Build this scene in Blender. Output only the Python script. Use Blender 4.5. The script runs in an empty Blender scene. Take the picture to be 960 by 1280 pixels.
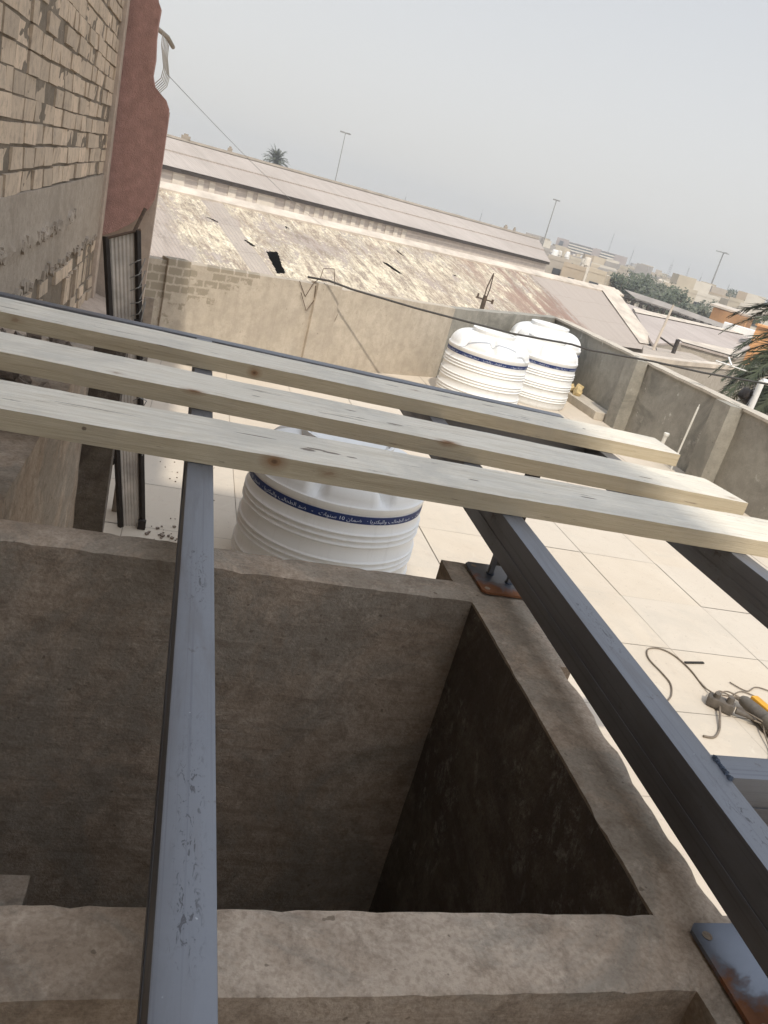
import bpy, bmesh, math, random
from mathutils import Vector, Matrix, noise
R = math.radians
PI = math.pi
sc = bpy.context.scene
C = sc.collection

# ------------------------------------------------------------------ camera
cam = bpy.data.cameras.new('camera'); cam_o = bpy.data.objects.new('camera', cam); C.objects.link(cam_o); sc.camera = cam_o
cam.sensor_fit = 'VERTICAL'; cam.sensor_height = 36; cam.lens = 994.68 / 1280 * 36
cam.clip_start = 0.05; cam.clip_end = 9000
yaw, pitch, roll = 0.30030057, 0.36359036, 0.26927781
cy, sy, cp, sp = math.cos(yaw), math.sin(yaw), math.cos(pitch), math.sin(pitch)
fw = Vector((sy * cp, cy * cp, -sp)); r0 = Vector((cy, -sy, 0)); d0 = fw.cross(r0)
cr, sr = math.cos(roll), math.sin(roll)
rt = cr * r0 - sr * d0; dn = sr * r0 + cr * d0
m = Matrix((rt, -dn, -fw)).transposed().to_4x4(); m.translation = (0, 0, 1.9)
cam_o.matrix_world = m

# ------------------------------------------------------------------ light
SUN_EL, SUN_TAN = R(51), 0.10
world = bpy.data.worlds.new('World'); sc.world = world; world.use_nodes = True
wn = world.node_tree; wn.nodes.clear()
wo = wn.nodes.new('ShaderNodeOutputWorld'); bg = wn.nodes.new('ShaderNodeBackground'); sky = wn.nodes.new('ShaderNodeTexSky')
sky.sky_type = 'NISHITA'; sky.sun_disc = False; sky.sun_elevation = SUN_EL
az_to_sun = math.atan2(-SUN_TAN, -1.0)
sky.sun_rotation = az_to_sun % (2 * PI)
sky.air_density = 1.0; sky.dust_density = 6.0; sky.ozone_density = 1.0
hs = wn.nodes.new('ShaderNodeHueSaturation'); hs.inputs['Saturation'].default_value = 0.42
# dusty air: pale grey dome, bluer overhead and brightened there to lift shaded parts
mx = wn.nodes.new('ShaderNodeMixRGB'); mx.inputs[0].default_value = 0.72
tc = wn.nodes.new('ShaderNodeTexCoord'); sx = wn.nodes.new('ShaderNodeSeparateXYZ'); rp = wn.nodes.new('ShaderNodeValToRGB')
rp.color_ramp.elements[0].position = 0.0; rp.color_ramp.elements[0].color = (7.9, 7.75, 7.4, 1)
rp.color_ramp.elements[1].position = 0.8; rp.color_ramp.elements[1].color = (11.5, 12.9, 15.2, 1)
e = rp.color_ramp.elements.new(0.28); e.color = (6.4, 6.6, 6.85, 1)
wn.links.new(tc.outputs['Generated'], sx.inputs[0]); wn.links.new(sx.outputs['Z'], rp.inputs[0])
wn.links.new(sky.outputs[0], hs.inputs['Color']); wn.links.new(hs.outputs[0], mx.inputs[1]); wn.links.new(rp.outputs[0], mx.inputs[2])
wn.links.new(mx.outputs[0], bg.inputs[0]); bg.inputs[1].default_value = 0.127
wn.links.new(bg.outputs[0], wo.inputs[0])
sun = bpy.data.lights.new('sun', 'SUN'); sun.energy = 3.1; sun.angle = R(0.6); sun.color = (1.0, 0.93, 0.82)
sun_o = bpy.data.objects.new('sun', sun); C.objects.link(sun_o)
to_sun = Vector((-SUN_TAN * math.cos(SUN_EL), -math.cos(SUN_EL), math.sin(SUN_EL)))
sun_o.rotation_euler = to_sun.to_track_quat('Z', 'Y').to_euler()
sc.view_settings.view_transform = 'Standard'; sc.view_settings.look = 'None'; sc.view_settings.gamma = 1
sc.view_settings.exposure = 0.0
try:
    sc.cycles.volume_bounces = 0; sc.cycles.volume_max_steps = 64; sc.cycles.max_bounces = 6
except Exception: pass

# ------------------------------------------------------------------ node helpers
def newmat(name):
    m = bpy.data.materials.new(name); m.use_nodes = True; nt = m.node_tree
    b = nt.nodes['Principled BSDF']; b.inputs['Specular IOR Level'].default_value = 0.3
    return m, nt, b
def coords(nt, scale=(1, 1, 1), loc=(0, 0, 0)):
    t = nt.nodes.new('ShaderNodeTexCoord'); mp = nt.nodes.new('ShaderNodeMapping')
    mp.inputs['Scale'].default_value = scale; mp.inputs['Location'].default_value = loc
    nt.links.new(t.outputs['Object'], mp.inputs[0]); return mp.outputs[0]
def nz(nt, vec, scale, detail=6, rough=0.6, dist=0.0):
    n = nt.nodes.new('ShaderNodeTexNoise'); n.inputs['Scale'].default_value = scale; n.inputs['Detail'].default_value = detail
    n.inputs['Roughness'].default_value = rough; n.inputs['Distortion'].default_value = dist
    nt.links.new(vec, n.inputs['Vector']); return n.outputs['Fac']
def ramp(nt, fac, stops):
    r = nt.nodes.new('ShaderNodeValToRGB'); el = r.color_ramp.elements
    while len(el) < len(stops): el.new(0.5)
    for i, (p, c) in enumerate(stops):
        el[i].position = p; el[i].color = (c, c, c, 1) if isinstance(c, (int, float)) else (*c, 1)
    nt.links.new(fac, r.inputs[0]); return r.outputs[0]
def mix(nt, fac, a, b, mode='MIX'):
    n = nt.nodes.new('ShaderNodeMixRGB'); n.blend_type = mode
    for i, v in ((0, fac), (1, a), (2, b)):
        if hasattr(v, 'is_output') or hasattr(v, 'node'): nt.links.new(v, n.inputs[i])
        elif isinstance(v, (int, float)): n.inputs[i].default_value = v if i == 0 else (v, v, v, 1)
        else: n.inputs[i].default_value = (*v, 1)
    return n.outputs[0]
def mth(nt, op, a, b=None, c=None):
    n = nt.nodes.new('ShaderNodeMath'); n.operation = op
    for i, v in enumerate((a, b, c)):
        if v is None: continue
        if isinstance(v, (int, float)): n.inputs[i].default_value = v
        else: nt.links.new(v, n.inputs[i])
    return n.outputs[0]
def bump(nt, b, h, strength=0.4, dist=0.01, prev=None):
    n = nt.nodes.new('ShaderNodeBump'); n.inputs['Strength'].default_value = strength; n.inputs['Distance'].default_value = dist
    nt.links.new(h, n.inputs['Height'])
    if prev is not None: nt.links.new(prev, n.inputs['Normal'])
    nt.links.new(n.outputs[0], b.inputs['Normal']); return n.outputs[0]
def sc3(c, k): return tuple(x * k for x in c)

def plain(name, col, rough=0.8, metal=0.0, var=0.25, scale=6, bmp=0.2, bd=0.004):
    m, nt, b = newmat(name); v = coords(nt)
    n1 = nz(nt, v, scale, 8); c = mix(nt, ramp(nt, n1, [(0.3, 0.0), (0.7, 1.0)]), sc3(col, 1 - var), sc3(col, 1 + var * 0.5))
    nt.links.new(c, b.inputs['Base Color']); b.inputs['Roughness'].default_value = rough; b.inputs['Metallic'].default_value = metal
    if bmp: bump(nt, b, nz(nt, v, scale * 8, 6), bmp, bd)
    return m

def plaster(name, light, mid, dark, damp=None, stain=0.5, scale=1.0, speck=None, streak=False, bd=0.006):
    """cement render: mottled, trowelled, blotched"""
    m, nt, b = newmat(name); v = coords(nt)
    n1 = nz(nt, v, 2.2 * scale, 8, 0.65, 0.4); n2 = nz(nt, v, 9 * scale, 8, 0.7); n3 = nz(nt, v, 70, 4, 0.6)
    c = mix(nt, ramp(nt, n1, [(0.32, 0.0), (0.68, 1.0)]), mid, light)
    c = mix(nt, ramp(nt, n2, [(0.42, 0.0), (0.62, 0.55)]), c, sc3(mid, 0.72))
    if damp is not None:
        n4 = nz(nt, v, 1.3 * scale, 9, 0.7, 0.8)
        c = mix(nt, ramp(nt, n4, [(0.5, 0.0), (0.62, stain)]), c, damp)
    if streak:
        vs = coords(nt, (9, 9, 0.8)); n5 = nz(nt, vs, 1.5, 6, 0.6)
        c = mix(nt, ramp(nt, n5, [(0.5, 0.0), (0.72, 0.35)]), c, dark)
    c = mix(nt, ramp(nt, n3, [(0.3, 0.25), (0.6, 0.0)]), c, dark)
    vs2 = coords(nt, (1, 1, 1), (3, 7, 1)); n6 = nz(nt, vs2, 24, 3, 0.5)
    c = mix(nt, ramp(nt, n6, [(0.70, 0.0), (0.76, 0.6)]), c, sc3(dark, 0.6))
    if speck is not None:
        n7 = nz(nt, vs2, 5, 10, 0.75, 0.3); n8 = nz(nt, vs2, 0.9, 3)
        f = mth(nt, 'MULTIPLY', ramp(nt, n7, [(0.60, 0.0), (0.64, 1.0)]), ramp(nt, n8, [(0.5, 0.0), (0.6, 1.0)]))
        c = mix(nt, f, c, speck)
    nt.links.new(c, b.inputs['Base Color']); b.inputs['Roughness'].default_value = 0.95; b.inputs['Specular IOR Level'].default_value = 0.15
    h = mth(nt, 'ADD', mth(nt, 'MULTIPLY', n2, 1.0), mth(nt, 'MULTIPLY', n3, 0.35))
    bump(nt, b, h, 0.55, bd); return m

M = {}
def m_shaft(name, cols, dark, damp, scuff=False, crack=True):
    m, nt, b = newmat(name); v = coords(nt); v2 = coords(nt, (1, 1, 1), (4, 9, 2))
    n1 = nz(nt, v, 3.2, 9, .72, .8); n2 = nz(nt, v, 17, 9, .75, .3); n3_ = nz(nt, v, 120, 3, .6); n4 = nz(nt, v2, 1.7, 9, .75, 1.2)
    c = ramp(nt, n1, [(.34, cols[0]), (.48, cols[1]), (.6, cols[2])])
    c = mix(nt, ramp(nt, n4, [(.46, 0.0), (.54, .85)]), c, damp)
    c = mix(nt, ramp(nt, n2, [(.50, 0.0), (.64, .55)]), c, sc3(cols[0], .62))
    c = mix(nt, ramp(nt, nz(nt, v2, 26, 8, .8), [(.54, 0.0), (.64, .40)]), c, sc3(cols[2], 1.25))
    c = mix(nt, ramp(nt, n3_, [(.35, .35), (.55, 0.0)]), c, dark)
    # pits and drops of cement
    c = mix(nt, ramp(nt, nz(nt, v2, 42, 2, .4), [(.735, 0.0), (.755, .6)]), c, sc3(dark, .6))
    # horizontal trowel sweeps
    tr = nz(nt, coords(nt, (3, 3, 22)), 1.2, 7, .7, .8); c = mix(nt, ramp(nt, tr, [(.5, 0.0), (.66, .35)]), c, dark)
    h = mth(nt, 'ADD', mth(nt, 'MULTIPLY', n2, 1.0), mth(nt, 'ADD', mth(nt, 'MULTIPLY', n3_, .35), mth(nt, 'MULTIPLY', tr, .5)))
    if crack:
        vo = nt.nodes.new('ShaderNodeTexVoronoi'); vo.feature = 'DISTANCE_TO_EDGE'; vo.inputs['Scale'].default_value = 3.1
        wv = nt.nodes.new('ShaderNodeVectorMath'); wv.operation = 'ADD'; nn = nt.nodes.new('ShaderNodeTexNoise'); nn.inputs['Scale'].default_value = 7; nn.inputs['Detail'].default_value = 8; nt.links.new(v, nn.inputs['Vector'])
        s_ = nt.nodes.new('ShaderNodeVectorMath'); s_.operation = 'SCALE'; s_.inputs['Scale'].default_value = .22; nt.links.new(nn.outputs['Color'], s_.inputs[0]); nt.links.new(v, wv.inputs[0]); nt.links.new(s_.outputs[0], wv.inputs[1]); nt.links.new(wv.outputs[0], vo.inputs['Vector'])
        cf = mth(nt, 'MULTIPLY', ramp(nt, vo.outputs['Distance'], [(.0, 1.0), (.0025, 0.5), (.005, 0.0)]), ramp(nt, nz(nt, v2, 2.6, 4), [(.55, 0.0), (.62, .8)]))
        c = mix(nt, cf, c, sc3(dark, .4)); h = mth(nt, 'SUBTRACT', h, mth(nt, 'MULTIPLY', cf, .8))
    if scuff:
        a = nz(nt, coords(nt, (9, 13, 9)), 1.0, 10, .85, .3); g = nz(nt, v2, 2.6, 5, .6, .5)
        f = mth(nt, 'MULTIPLY', ramp(nt, a, [(.53, 0.0), (.60, .75)]), ramp(nt, g, [(.51, 0.0), (.58, 1.0)])); c = mix(nt, f, c, (.30, .27, .235))
    nt.links.new(c, b.inputs['Base Color']); b.inputs['Roughness'].default_value = .95; b.inputs['Specular IOR Level'].default_value = .12
    bump(nt, b, h, .8, .007); return m
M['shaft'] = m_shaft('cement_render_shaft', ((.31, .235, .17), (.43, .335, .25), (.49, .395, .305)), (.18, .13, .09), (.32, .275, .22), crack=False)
M['shaft_dark'] = m_shaft('dark_scuffed_render', ((.12, .098, .075), (.155, .13, .10), (.19, .16, .13)), (.07, .055, .045), (.10, .08, .065), scuff=True, crack=False)  # darker, scuffed variant of the shaft render, on the inner right face
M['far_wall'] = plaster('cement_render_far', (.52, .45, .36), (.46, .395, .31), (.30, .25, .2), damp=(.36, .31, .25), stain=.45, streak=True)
def brick_stains(m):
    """damp bricks telling through the render near the left end of the wall"""
    nt = m.node_tree; b = nt.nodes['Principled BSDF']; old = b.inputs['Base Color'].links[0].from_socket
    v = coords(nt); g = nt.nodes.new('ShaderNodeSeparateXYZ'); nt.links.new(v, g.inputs[0]); cb = nt.nodes.new('ShaderNodeCombineXYZ')
    wob = mth(nt, 'MULTIPLY', mth(nt, 'SUBTRACT', nz(nt, v, 26, 7, .8), .5), .045)
    nt.links.new(mth(nt, 'ADD', mth(nt, 'MULTIPLY', g.outputs['X'], 1.16), wob), cb.inputs[0]); nt.links.new(mth(nt, 'ADD', g.outputs['Z'], wob), cb.inputs[1])
    bt = nt.nodes.new('ShaderNodeTexBrick'); bt.inputs['Scale'].default_value = 1.0; bt.inputs['Brick Width'].default_value = .155; bt.inputs['Row Height'].default_value = .078
    bt.inputs['Mortar Size'].default_value = .010; bt.inputs['Mortar Smooth'].default_value = .3; bt.inputs['Color1'].default_value = (0, 0, 0, 1); bt.inputs['Color2'].default_value = (1, 1, 1, 1)
    nt.links.new(cb.outputs[0], bt.inputs['Vector']); inv = mth(nt, 'SUBTRACT', 1.0, bt.outputs['Fac'])
    some = ramp(nt, bt.outputs['Color'], [(.22, 0.0), (.28, 1.0)])
    reg = ramp(nt, mth(nt, 'ADD', mth(nt, 'MULTIPLY_ADD', g.outputs['X'], -.42, -.5), mth(nt, 'ADD', mth(nt, 'MULTIPLY', g.outputs['Z'], .95), mth(nt, 'MULTIPLY', nz(nt, v, 6.0, 7, .75), 1.3))), [(.66, 0.0), (.72, 1.0)])
    lim = mth(nt, 'LESS_THAN', g.outputs['X'], 1.25)
    f = mth(nt, 'MULTIPLY', mth(nt, 'MULTIPLY', inv, some), mth(nt, 'MULTIPLY', reg, lim))
    nt.links.new(mix(nt, mth(nt, 'MULTIPLY', f, .85), old, (.27, .23, .17)), b.inputs['Base Color'])
brick_stains(M['far_wall'])
M['damp_brick'] = plain('damp_brick_stain', (.25, .215, .165), 0.95, 0, .3, 30, .4, .004)
M['right_wall'] = plaster('cement_render_right', (.36, .335, .28), (.31, .285, .24), (.17, .155, .13), damp=(.17, .16, .135), stain=.75, speck=(.55, .52, .45))
M['coping'] = plaster('cement_coping', (.56, .5, .41), (.5, .44, .36), (.34, .3, .24))
M['mortar'] = plaster('rough_mortar', (.26, .21, .16), (.19, .155, .115), (.06, .045, .035), bd=.02)
M['band'] = plaster('shuttered_concrete', (.42, .35, .28), (.36, .30, .235), (.2, .16, .125), damp=(.27, .22, .17), stain=.6, scale=2.4, bd=.012)
M['red'] = plain('dusky_red_stucco', (.43, .25, .205), .95, 0, .22, 14, .9, .012)
M['pale_wall'] = plaster('pale_render', (.50, .40, .32), (.45, .36, .29), (.32, .26, .2), streak=True)
M['ground'] = plaster('dusty_ground', (.42, .36, .28), (.36, .31, .24), (.26, .22, .17), scale=.05, bd=.02)
M['house_body'] = plaster('house_render', (.42, .37, .3), (.38, .33, .27), (.26, .22, .18))
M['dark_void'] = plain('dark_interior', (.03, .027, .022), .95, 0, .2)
M['wire'] = plain('dark_wire', (.05, .045, .04), .6, 0, .2, 40, 0)
M['rust_wire'] = plain('rusty_rod', (.13, .09, .065), .8, .2, .3, 40, .3)
M['white_pipe'] = plain('white_plastic_pipe', (.72, .70, .64), .45, 0, .08, 20, .05)
M['white_metal'] = plain('white_painted_metal', (.78, .76, .72), .4, 0, .1, 8, .05)
M['blue'] = plain('blue_band', (.012, .028, .115), .5, 0, .12, 12, 0)
M['letter'] = plain('pale_lettering', (.62, .66, .74), .5, 0, .1, 12, 0)
M['cable'] = plain('grey_brown_cable', (.20, .16, .12), .6, 0, .3, 30, .1)
M['socket'] = plain('dusty_black_plastic', (.13, .11, .09), .7, 0, .4, 30, .3)
M['yellow'] = plain('worn_yellow_plastic', (.72, .36, .03), .5, 0, .2, 25, .1)
M['grinder_grey'] = plain('dusty_tool_grey', (.16, .14, .115), .6, .2, .3, 30, .2)
M['gate_bar'] = plain('dark_primed_steel', (.035, .027, .022), .6, .3, .3, 20, .2)
M['gate_sheet'] = plain('weathered_ribbed_sheet', (.50, .44, .375), .7, .1, .35, 8, .2)
M['timber_old'] = plain('old_grey_timber', (.30, .25, .2), .9, 0, .35, 12, .4)
M['rubble'] = plain('broken_mortar_rubble', (.27, .215, .17), .95, 0, .4, 14, .8, .02)
M['far_roof'] = None
M['leaf'] = plain('dark_foliage', (.085, .10, .06), .7, 0, .5, 3, 0)
M['leaf2'] = plain('dusty_foliage', (.14, .145, .10), .7, 0, .5, 3, 0)
M['palm'] = plain('palm_fronds', (.075, .085, .045), .6, 0, .5, 4, 0)
M['palm_dry'] = plain('dry_palm_fronds', (.24, .19, .12), .8, 0, .4, 4, 0)
M['trunk'] = plain('bark', (.14, .105, .075), .95, 0, .4, 6, .5, .02)
M['pole'] = plain('galvanised_pole', (.30, .29, .27), .5, .5, .2, 4, 0)
M['wood_pole'] = plain('weathered_brown_post', (.10, .07, .05), .9, 0, .4, 6, .4)
M['glass'] = plain('dark_window', (.05, .055, .06), .2, 0, .2, 3, 0)
M['orange'] = plain('orange_wall', (.60, .31, .13), .8, 0, .2, 1.2, .1)
M['canopy'] = plain('grey_shed_roof', (.34, .30, .26), .7, .1, .25, .6, .1)
M['dark_post'] = plain('dark_shed_post', (.05, .04, .033), .8, 0, .3, 3, 0)
M['black_stick'] = plain('black_offcut', (.03, .026, .022), .7, .2, .2, 20, .1)
M['straw'] = plain('yellow_stone_block', (.55, .42, .22), .9, 0, .35, 18, .4)

MARKS = {1.0: [(1.592, -.093, .016, .013, 1), (1.251, -.063, .03, .003, 0), (3.04, .048, .007, .007, 0), (2.164, .089, .03, .004, 0), (2.6, .10, .03, .005, 0), (.7, .02, .035, .004, 0)],
    2.3: [(1.372, -.060, .024, .010, 1), (2.226, -.057, .028, .013, 1), (1.569, .027, .014, .004, 0), (1.9, .09, .02, .005, 0), (2.05, .03, .03, .006, 0), (3.02, .0, .03, .005, 0), (.62, .06, .03, .004, 0)],
    4.1: [(1.589, -.078, .022, .016, 1), (1.545, .082, .06, .0035, 0), (1.69, .043, .022, .010, 0), (1.715, .060, .030, .006, 0), (1.76, .052, .028, .007, 0), (1.82, .045, .016, .005, 0), (1.106, -.077, .006, .005, 0), (2.197, .034, .018, .004, 0), (1.1, .07, .10, .0025, 0), (.75, .09, .12, .002, 0), (2.6, .06, .03, .005, 0)]}
def m_plank(seed, side=False):
    m, nt, b = newmat('sawn_pine_edge' if side else 'sawn_pine'); v = coords(nt, (1, 1, 1), (seed * 3.1, seed * 1.7, 0))
    vg = coords(nt, (1.3, 26, 26), (seed * 5.3, seed, 0)); g = nz(nt, vg, 1.6, 8, .7, 1.1)
    vf = coords(nt, (4, 90, 90), (seed, 0, 0)); g2 = nz(nt, vf, 2.5, 5, .65)
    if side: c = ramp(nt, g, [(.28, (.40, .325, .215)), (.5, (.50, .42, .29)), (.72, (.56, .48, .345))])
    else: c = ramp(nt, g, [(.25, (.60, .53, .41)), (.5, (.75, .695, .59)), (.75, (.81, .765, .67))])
    c = mix(nt, ramp(nt, g2, [(.35, .35), (.55, 0.0)]), c, (.42, .34, .23))
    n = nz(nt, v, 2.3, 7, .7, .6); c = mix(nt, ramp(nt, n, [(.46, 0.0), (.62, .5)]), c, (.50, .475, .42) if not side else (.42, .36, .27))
    vd = coords(nt, (3.2, 42, 42), (seed * 2, 4, 0)); d = nz(nt, vd, 1.0, 6, .75, .2)
    c = mix(nt, ramp(nt, d, [(.625, 0.0), (.65, .75)]), c, (.15, .115, .085))
    # knots, with darker grain flowing round them
    g_ = nt.nodes.new('ShaderNodeSeparateXYZ'); nt.links.new(coords(nt), g_.inputs[0]); cb = nt.nodes.new('ShaderNodeCombineXYZ')
    nt.links.new(mth(nt, 'MULTIPLY_ADD', g_.outputs['X'], 3.6, seed * 7.7), cb.inputs[0]); nt.links.new(mth(nt, 'MULTIPLY_ADD', mth(nt, 'ADD', g_.outputs['Y'], g_.outputs['Z']), 7.0, seed * 2.2), cb.inputs[1])
    wr = nt.nodes.new('ShaderNodeVectorMath'); wr.operation = 'ADD'; nt.links.new(cb.outputs[0], wr.inputs[0])
    nn = nt.nodes.new('ShaderNodeTexNoise'); nn.inputs['Scale'].default_value = 9; nt.links.new(cb.outputs[0], nn.inputs['Vector']); sc_ = nt.nodes.new('ShaderNodeVectorMath'); sc_.operation = 'SCALE'; sc_.inputs['Scale'].default_value = .16; nt.links.new(nn.outputs['Color'], sc_.inputs[0]); nt.links.new(sc_.outputs[0], wr.inputs[1])
    vo = nt.nodes.new('ShaderNodeTexVoronoi'); vo.voronoi_dimensions = '2D'; vo.inputs['Scale'].default_value = 1.0; nt.links.new(wr.outputs[0], vo.inputs['Vector'])
    rs_ = ramp(nt, vo.outputs['Color'], [(.80, 0.0), (.84, .6)])
    kf = mth(nt, 'MULTIPLY', ramp(nt, vo.outputs['Distance'], [(.0, 1.0), (.035, .95), (.055, .45), (.15, 0.0)]), rs_)
    c = mix(nt, kf, c, (.25, .14, .075))
    # the knots, splits and dirt marks that can be seen on this plank
    mkey = {7.0: 1.0, 8.3: 2.3, 11.1: 4.1}.get(seed, seed); yz = mth(nt, 'ADD', g_.outputs['Y'], g_.outputs['Z'])
    rag = mth(nt, 'MULTIPLY', mth(nt, 'SUBTRACT', nz(nt, coords(nt), 70, 6, .8), .5), 1.6)
    for (mx_, my_, rx, ry, knot) in MARKS[mkey]:
        dx = mth(nt, 'MULTIPLY', mth(nt, 'SUBTRACT', g_.outputs['X'], mx_), 1 / rx); dy = mth(nt, 'MULTIPLY', mth(nt, 'SUBTRACT', yz, my_), 1 / ry)
        dd_ = mth(nt, 'SQRT', mth(nt, 'ADD', mth(nt, 'MULTIPLY', dx, dx), mth(nt, 'MULTIPLY', dy, dy)))
        if knot:
            c = mix(nt, ramp(nt, mth(nt, 'MULTIPLY', mth(nt, 'ADD', dd_, mth(nt, 'MULTIPLY', rag, .3)), .25), [(.0, .9), (.16, .9), (.25, .5), (.55, 0.0)]), c, (.27, .15, .075))
            c = mix(nt, ramp(nt, dd_, [(.25, .8), (.5, 0.0)]), c, (.12, .07, .04))
        else: c = mix(nt, ramp(nt, mth(nt, 'MULTIPLY', mth(nt, 'ADD', dd_, mth(nt, 'ABSOLUTE', rag)), .5), [(.45, .8), (.6, 0.0)]), c, (.13, .095, .07))
    nt.links.new(c, b.inputs['Base Color']); b.inputs['Roughness'].default_value = .85; b.inputs['Specular IOR Level'].default_value = .2
    bump(nt, b, mth(nt, 'ADD', g2, mth(nt, 'MULTIPLY', g, .6)), .5, .004); return m
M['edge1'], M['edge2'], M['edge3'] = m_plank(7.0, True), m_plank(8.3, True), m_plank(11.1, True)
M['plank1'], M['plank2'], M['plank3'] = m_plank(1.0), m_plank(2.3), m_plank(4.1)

def m_steel():
    m, nt, b = newmat('mill_scale_steel'); v = coords(nt); vs = coords(nt, (40, 3, 40))
    n = nz(nt, v, 5, 8, .7, .4); s = nz(nt, vs, 1.5, 6, .65); s2 = nz(nt, v, 38, 5, .7)
    c = mix(nt, ramp(nt, n, [(.35, 0.0), (.65, 1.0)]), (.172, .175, .188), (.212, .217, .232))
    c = mix(nt, ramp(nt, s, [(.56, 0.0), (.76, .4)]), c, (.09, .088, .092))
    f = mth(nt, 'MULTIPLY', ramp(nt, s2, [(.57, 0.0), (.64, .8)]), ramp(nt, n, [(.56, 0.0), (.62, 1.0)]))
    c = mix(nt, mth(nt, 'MULTIPLY', f, .75), c, (.085, .06, .045))
    g = nt.nodes.new('ShaderNodeSeparateXYZ'); nt.links.new(v, g.inputs[0]); ax = mth(nt, 'ABSOLUTE', g.outputs['X'])
    ctr = ramp(nt, mth(nt, 'MULTIPLY', ax, 20), [(.15, 1.0), (.45, 0.0)])
    sc1 = ramp(nt, nz(nt, coords(nt, (110, 38, 1), (2, 5, 0)), 1.0, 5, .7, 1.5), [(.55, 0.0), (.60, 1.0)]); zone = ramp(nt, nz(nt, coords(nt, (.1, 2.3, .1), (0, 3.3, 0)), 1.0, 3, .5), [(.50, 0.0), (.56, 1.0)])
    c = mix(nt, mth(nt, 'MULTIPLY', mth(nt, 'MULTIPLY', ctr, sc1), mth(nt, 'MULTIPLY', zone, .7)), c, (.05, .045, .045))
    ln = ramp(nt, nz(nt, coords(nt, (160, .8, 160), (7, 0, 0)), 1.0, 4, .6), [(.58, 0.0), (.66, .35)]); c = mix(nt, ln, c, (.10, .10, .115))
    lm = ramp(nt, nz(nt, coords(nt, (1, 1, 1), (6, 6, 6)), 60, 2, .5), [(.74, 0.0), (.77, .7)]); c = mix(nt, lm, c, (.42, .42, .42))
    sm = ramp(nt, nz(nt, coords(nt, (14, 1.6, 6), (1, 8, 0)), 1.0, 6, .65, .6), [(.52, 0.0), (.68, .45)]); c = mix(nt, sm, c, (.13, .115, .11))
    nt.links.new(c, b.inputs['Base Color']); b.inputs['Metallic'].default_value = .55
    rr = ramp(nt, n, [(.3, .38), (.7, .6)]); nt.links.new(rr, b.inputs['Roughness'])
    bump(nt, b, s2, .12, .002); return m
M['steel'] = m_steel()
def m_plate():
    m, nt, b = newmat('rusty_steel_plate'); v = coords(nt)
    n = nz(nt, v, 9, 8, .65, .5); n2 = nz(nt, v, 30, 6, .7)
    gx = nt.nodes.new('ShaderNodeSeparateXYZ'); nt.links.new(v, gx.inputs[0])
    edge = mth(nt, 'ADD', mth(nt, 'MULTIPLY', gx.outputs['Y'], -4.0), mth(nt, 'MULTIPLY', gx.outputs['X'], -2.5))
    f = mth(nt, 'ADD', edge, mth(nt, 'MULTIPLY', n, 1.1))
    rust = mix(nt, n2, (.16, .065, .03), (.30, .13, .06))
    c = mix(nt, ramp(nt, f, [(.75, 0.0), (.92, 1.0)]), (.17, .18, .205), rust)
    nt.links.new(c, b.inputs['Base Color']); nt.links.new(ramp(nt, f, [(.72, .75), (.9, 0.0)]), b.inputs['Metallic'])
    nt.links.new(ramp(nt, f, [(.72, .32), (.9, .85)]), b.inputs['Roughness']); bump(nt, b, n2, .25, .002); return m
M['plate'] = m_plate()
M['weld'] = plain('weld_bead', (.10, .12, .16), .35, .8, .4, 60, .8, .004)

def m_tank():
    m, nt, b = newmat('white_polythene'); v = coords(nt)
    n = nz(nt, v, 2.5, 6, .6); c = mix(nt, n, (.71, .70, .67), (.79, .78, .755))
    n2 = nz(nt, coords(nt, (14, 14, 1.2)), 1.2, 6, .7); c = mix(nt, ramp(nt, n2, [(.52, 0.0), (.72, .28)]), c, (.45, .42, .37))
    nt.links.new(c, b.inputs['Base Color']); b.inputs['Roughness'].default_value = .42; b.inputs['Specular IOR Level'].default_value = .4
    b.inputs['Subsurface Weight'].default_value = .0
    return m
M['tank'] = m_tank()

def m_tile():
    m, nt, b = newmat('concrete_paving_slab'); v = coords(nt)
    at = nt.nodes.new('ShaderNodeAttribute'); at.attribute_name = 'tone'
    n = nz(nt, v, 1.6, 8, .65, .4); n2 = nz(nt, v, 12, 7, .65)
    c = mix(nt, ramp(nt, n, [(.3, 0.0), (.7, 1.0)]), (.535, .452, .352), (.60, .52, .415))
    c = mix(nt, mth(nt, 'MULTIPLY', at.outputs['Fac'], .55), c, (.56, .50, .42))
    c = mix(nt, ramp(nt, n2, [(.55, 0.0), (.75, .35)]), c, (.43, .35, .27))
    n3 = nz(nt, v, 55, 3, .5); c = mix(nt, ramp(nt, n3, [(.68, 0.0), (.72, .5)]), c, (.25, .2, .16))
    n4 = nz(nt, coords(nt, (1, 1, 1), (3, 1, 0)), .8, 9, .75, 1.0); c = mix(nt, ramp(nt, n4, [(.52, 0.0), (.60, .35)]), c, (.47, .42, .35))
    n5 = nz(nt, coords(nt, (1, 1, 1), (8, 5, 0)), 5, 10, .8, .8); c = mix(nt, ramp(nt, n5, [(.60, 0.0), (.66, .4)]), c, (.66, .60, .50))
    n6 = nz(nt, coords(nt, (1, 1, 1), (1, 15, 0)), 2.2, 10, .8, .3); c = mix(nt, ramp(nt, n6, [(.60, 0.0), (.68, .45)]), c, (.52, .38, .28))
    nt.links.new(c, b.inputs['Base Color']); b.inputs['Roughness'].default_value = .85; bump(nt, b, n2, .2, .003); return m
M['tile'] = m_tile()
M['joint'] = plain('sandy_joint', (.36, .295, .23), .95, 0, .3, 8, .3)

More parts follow.
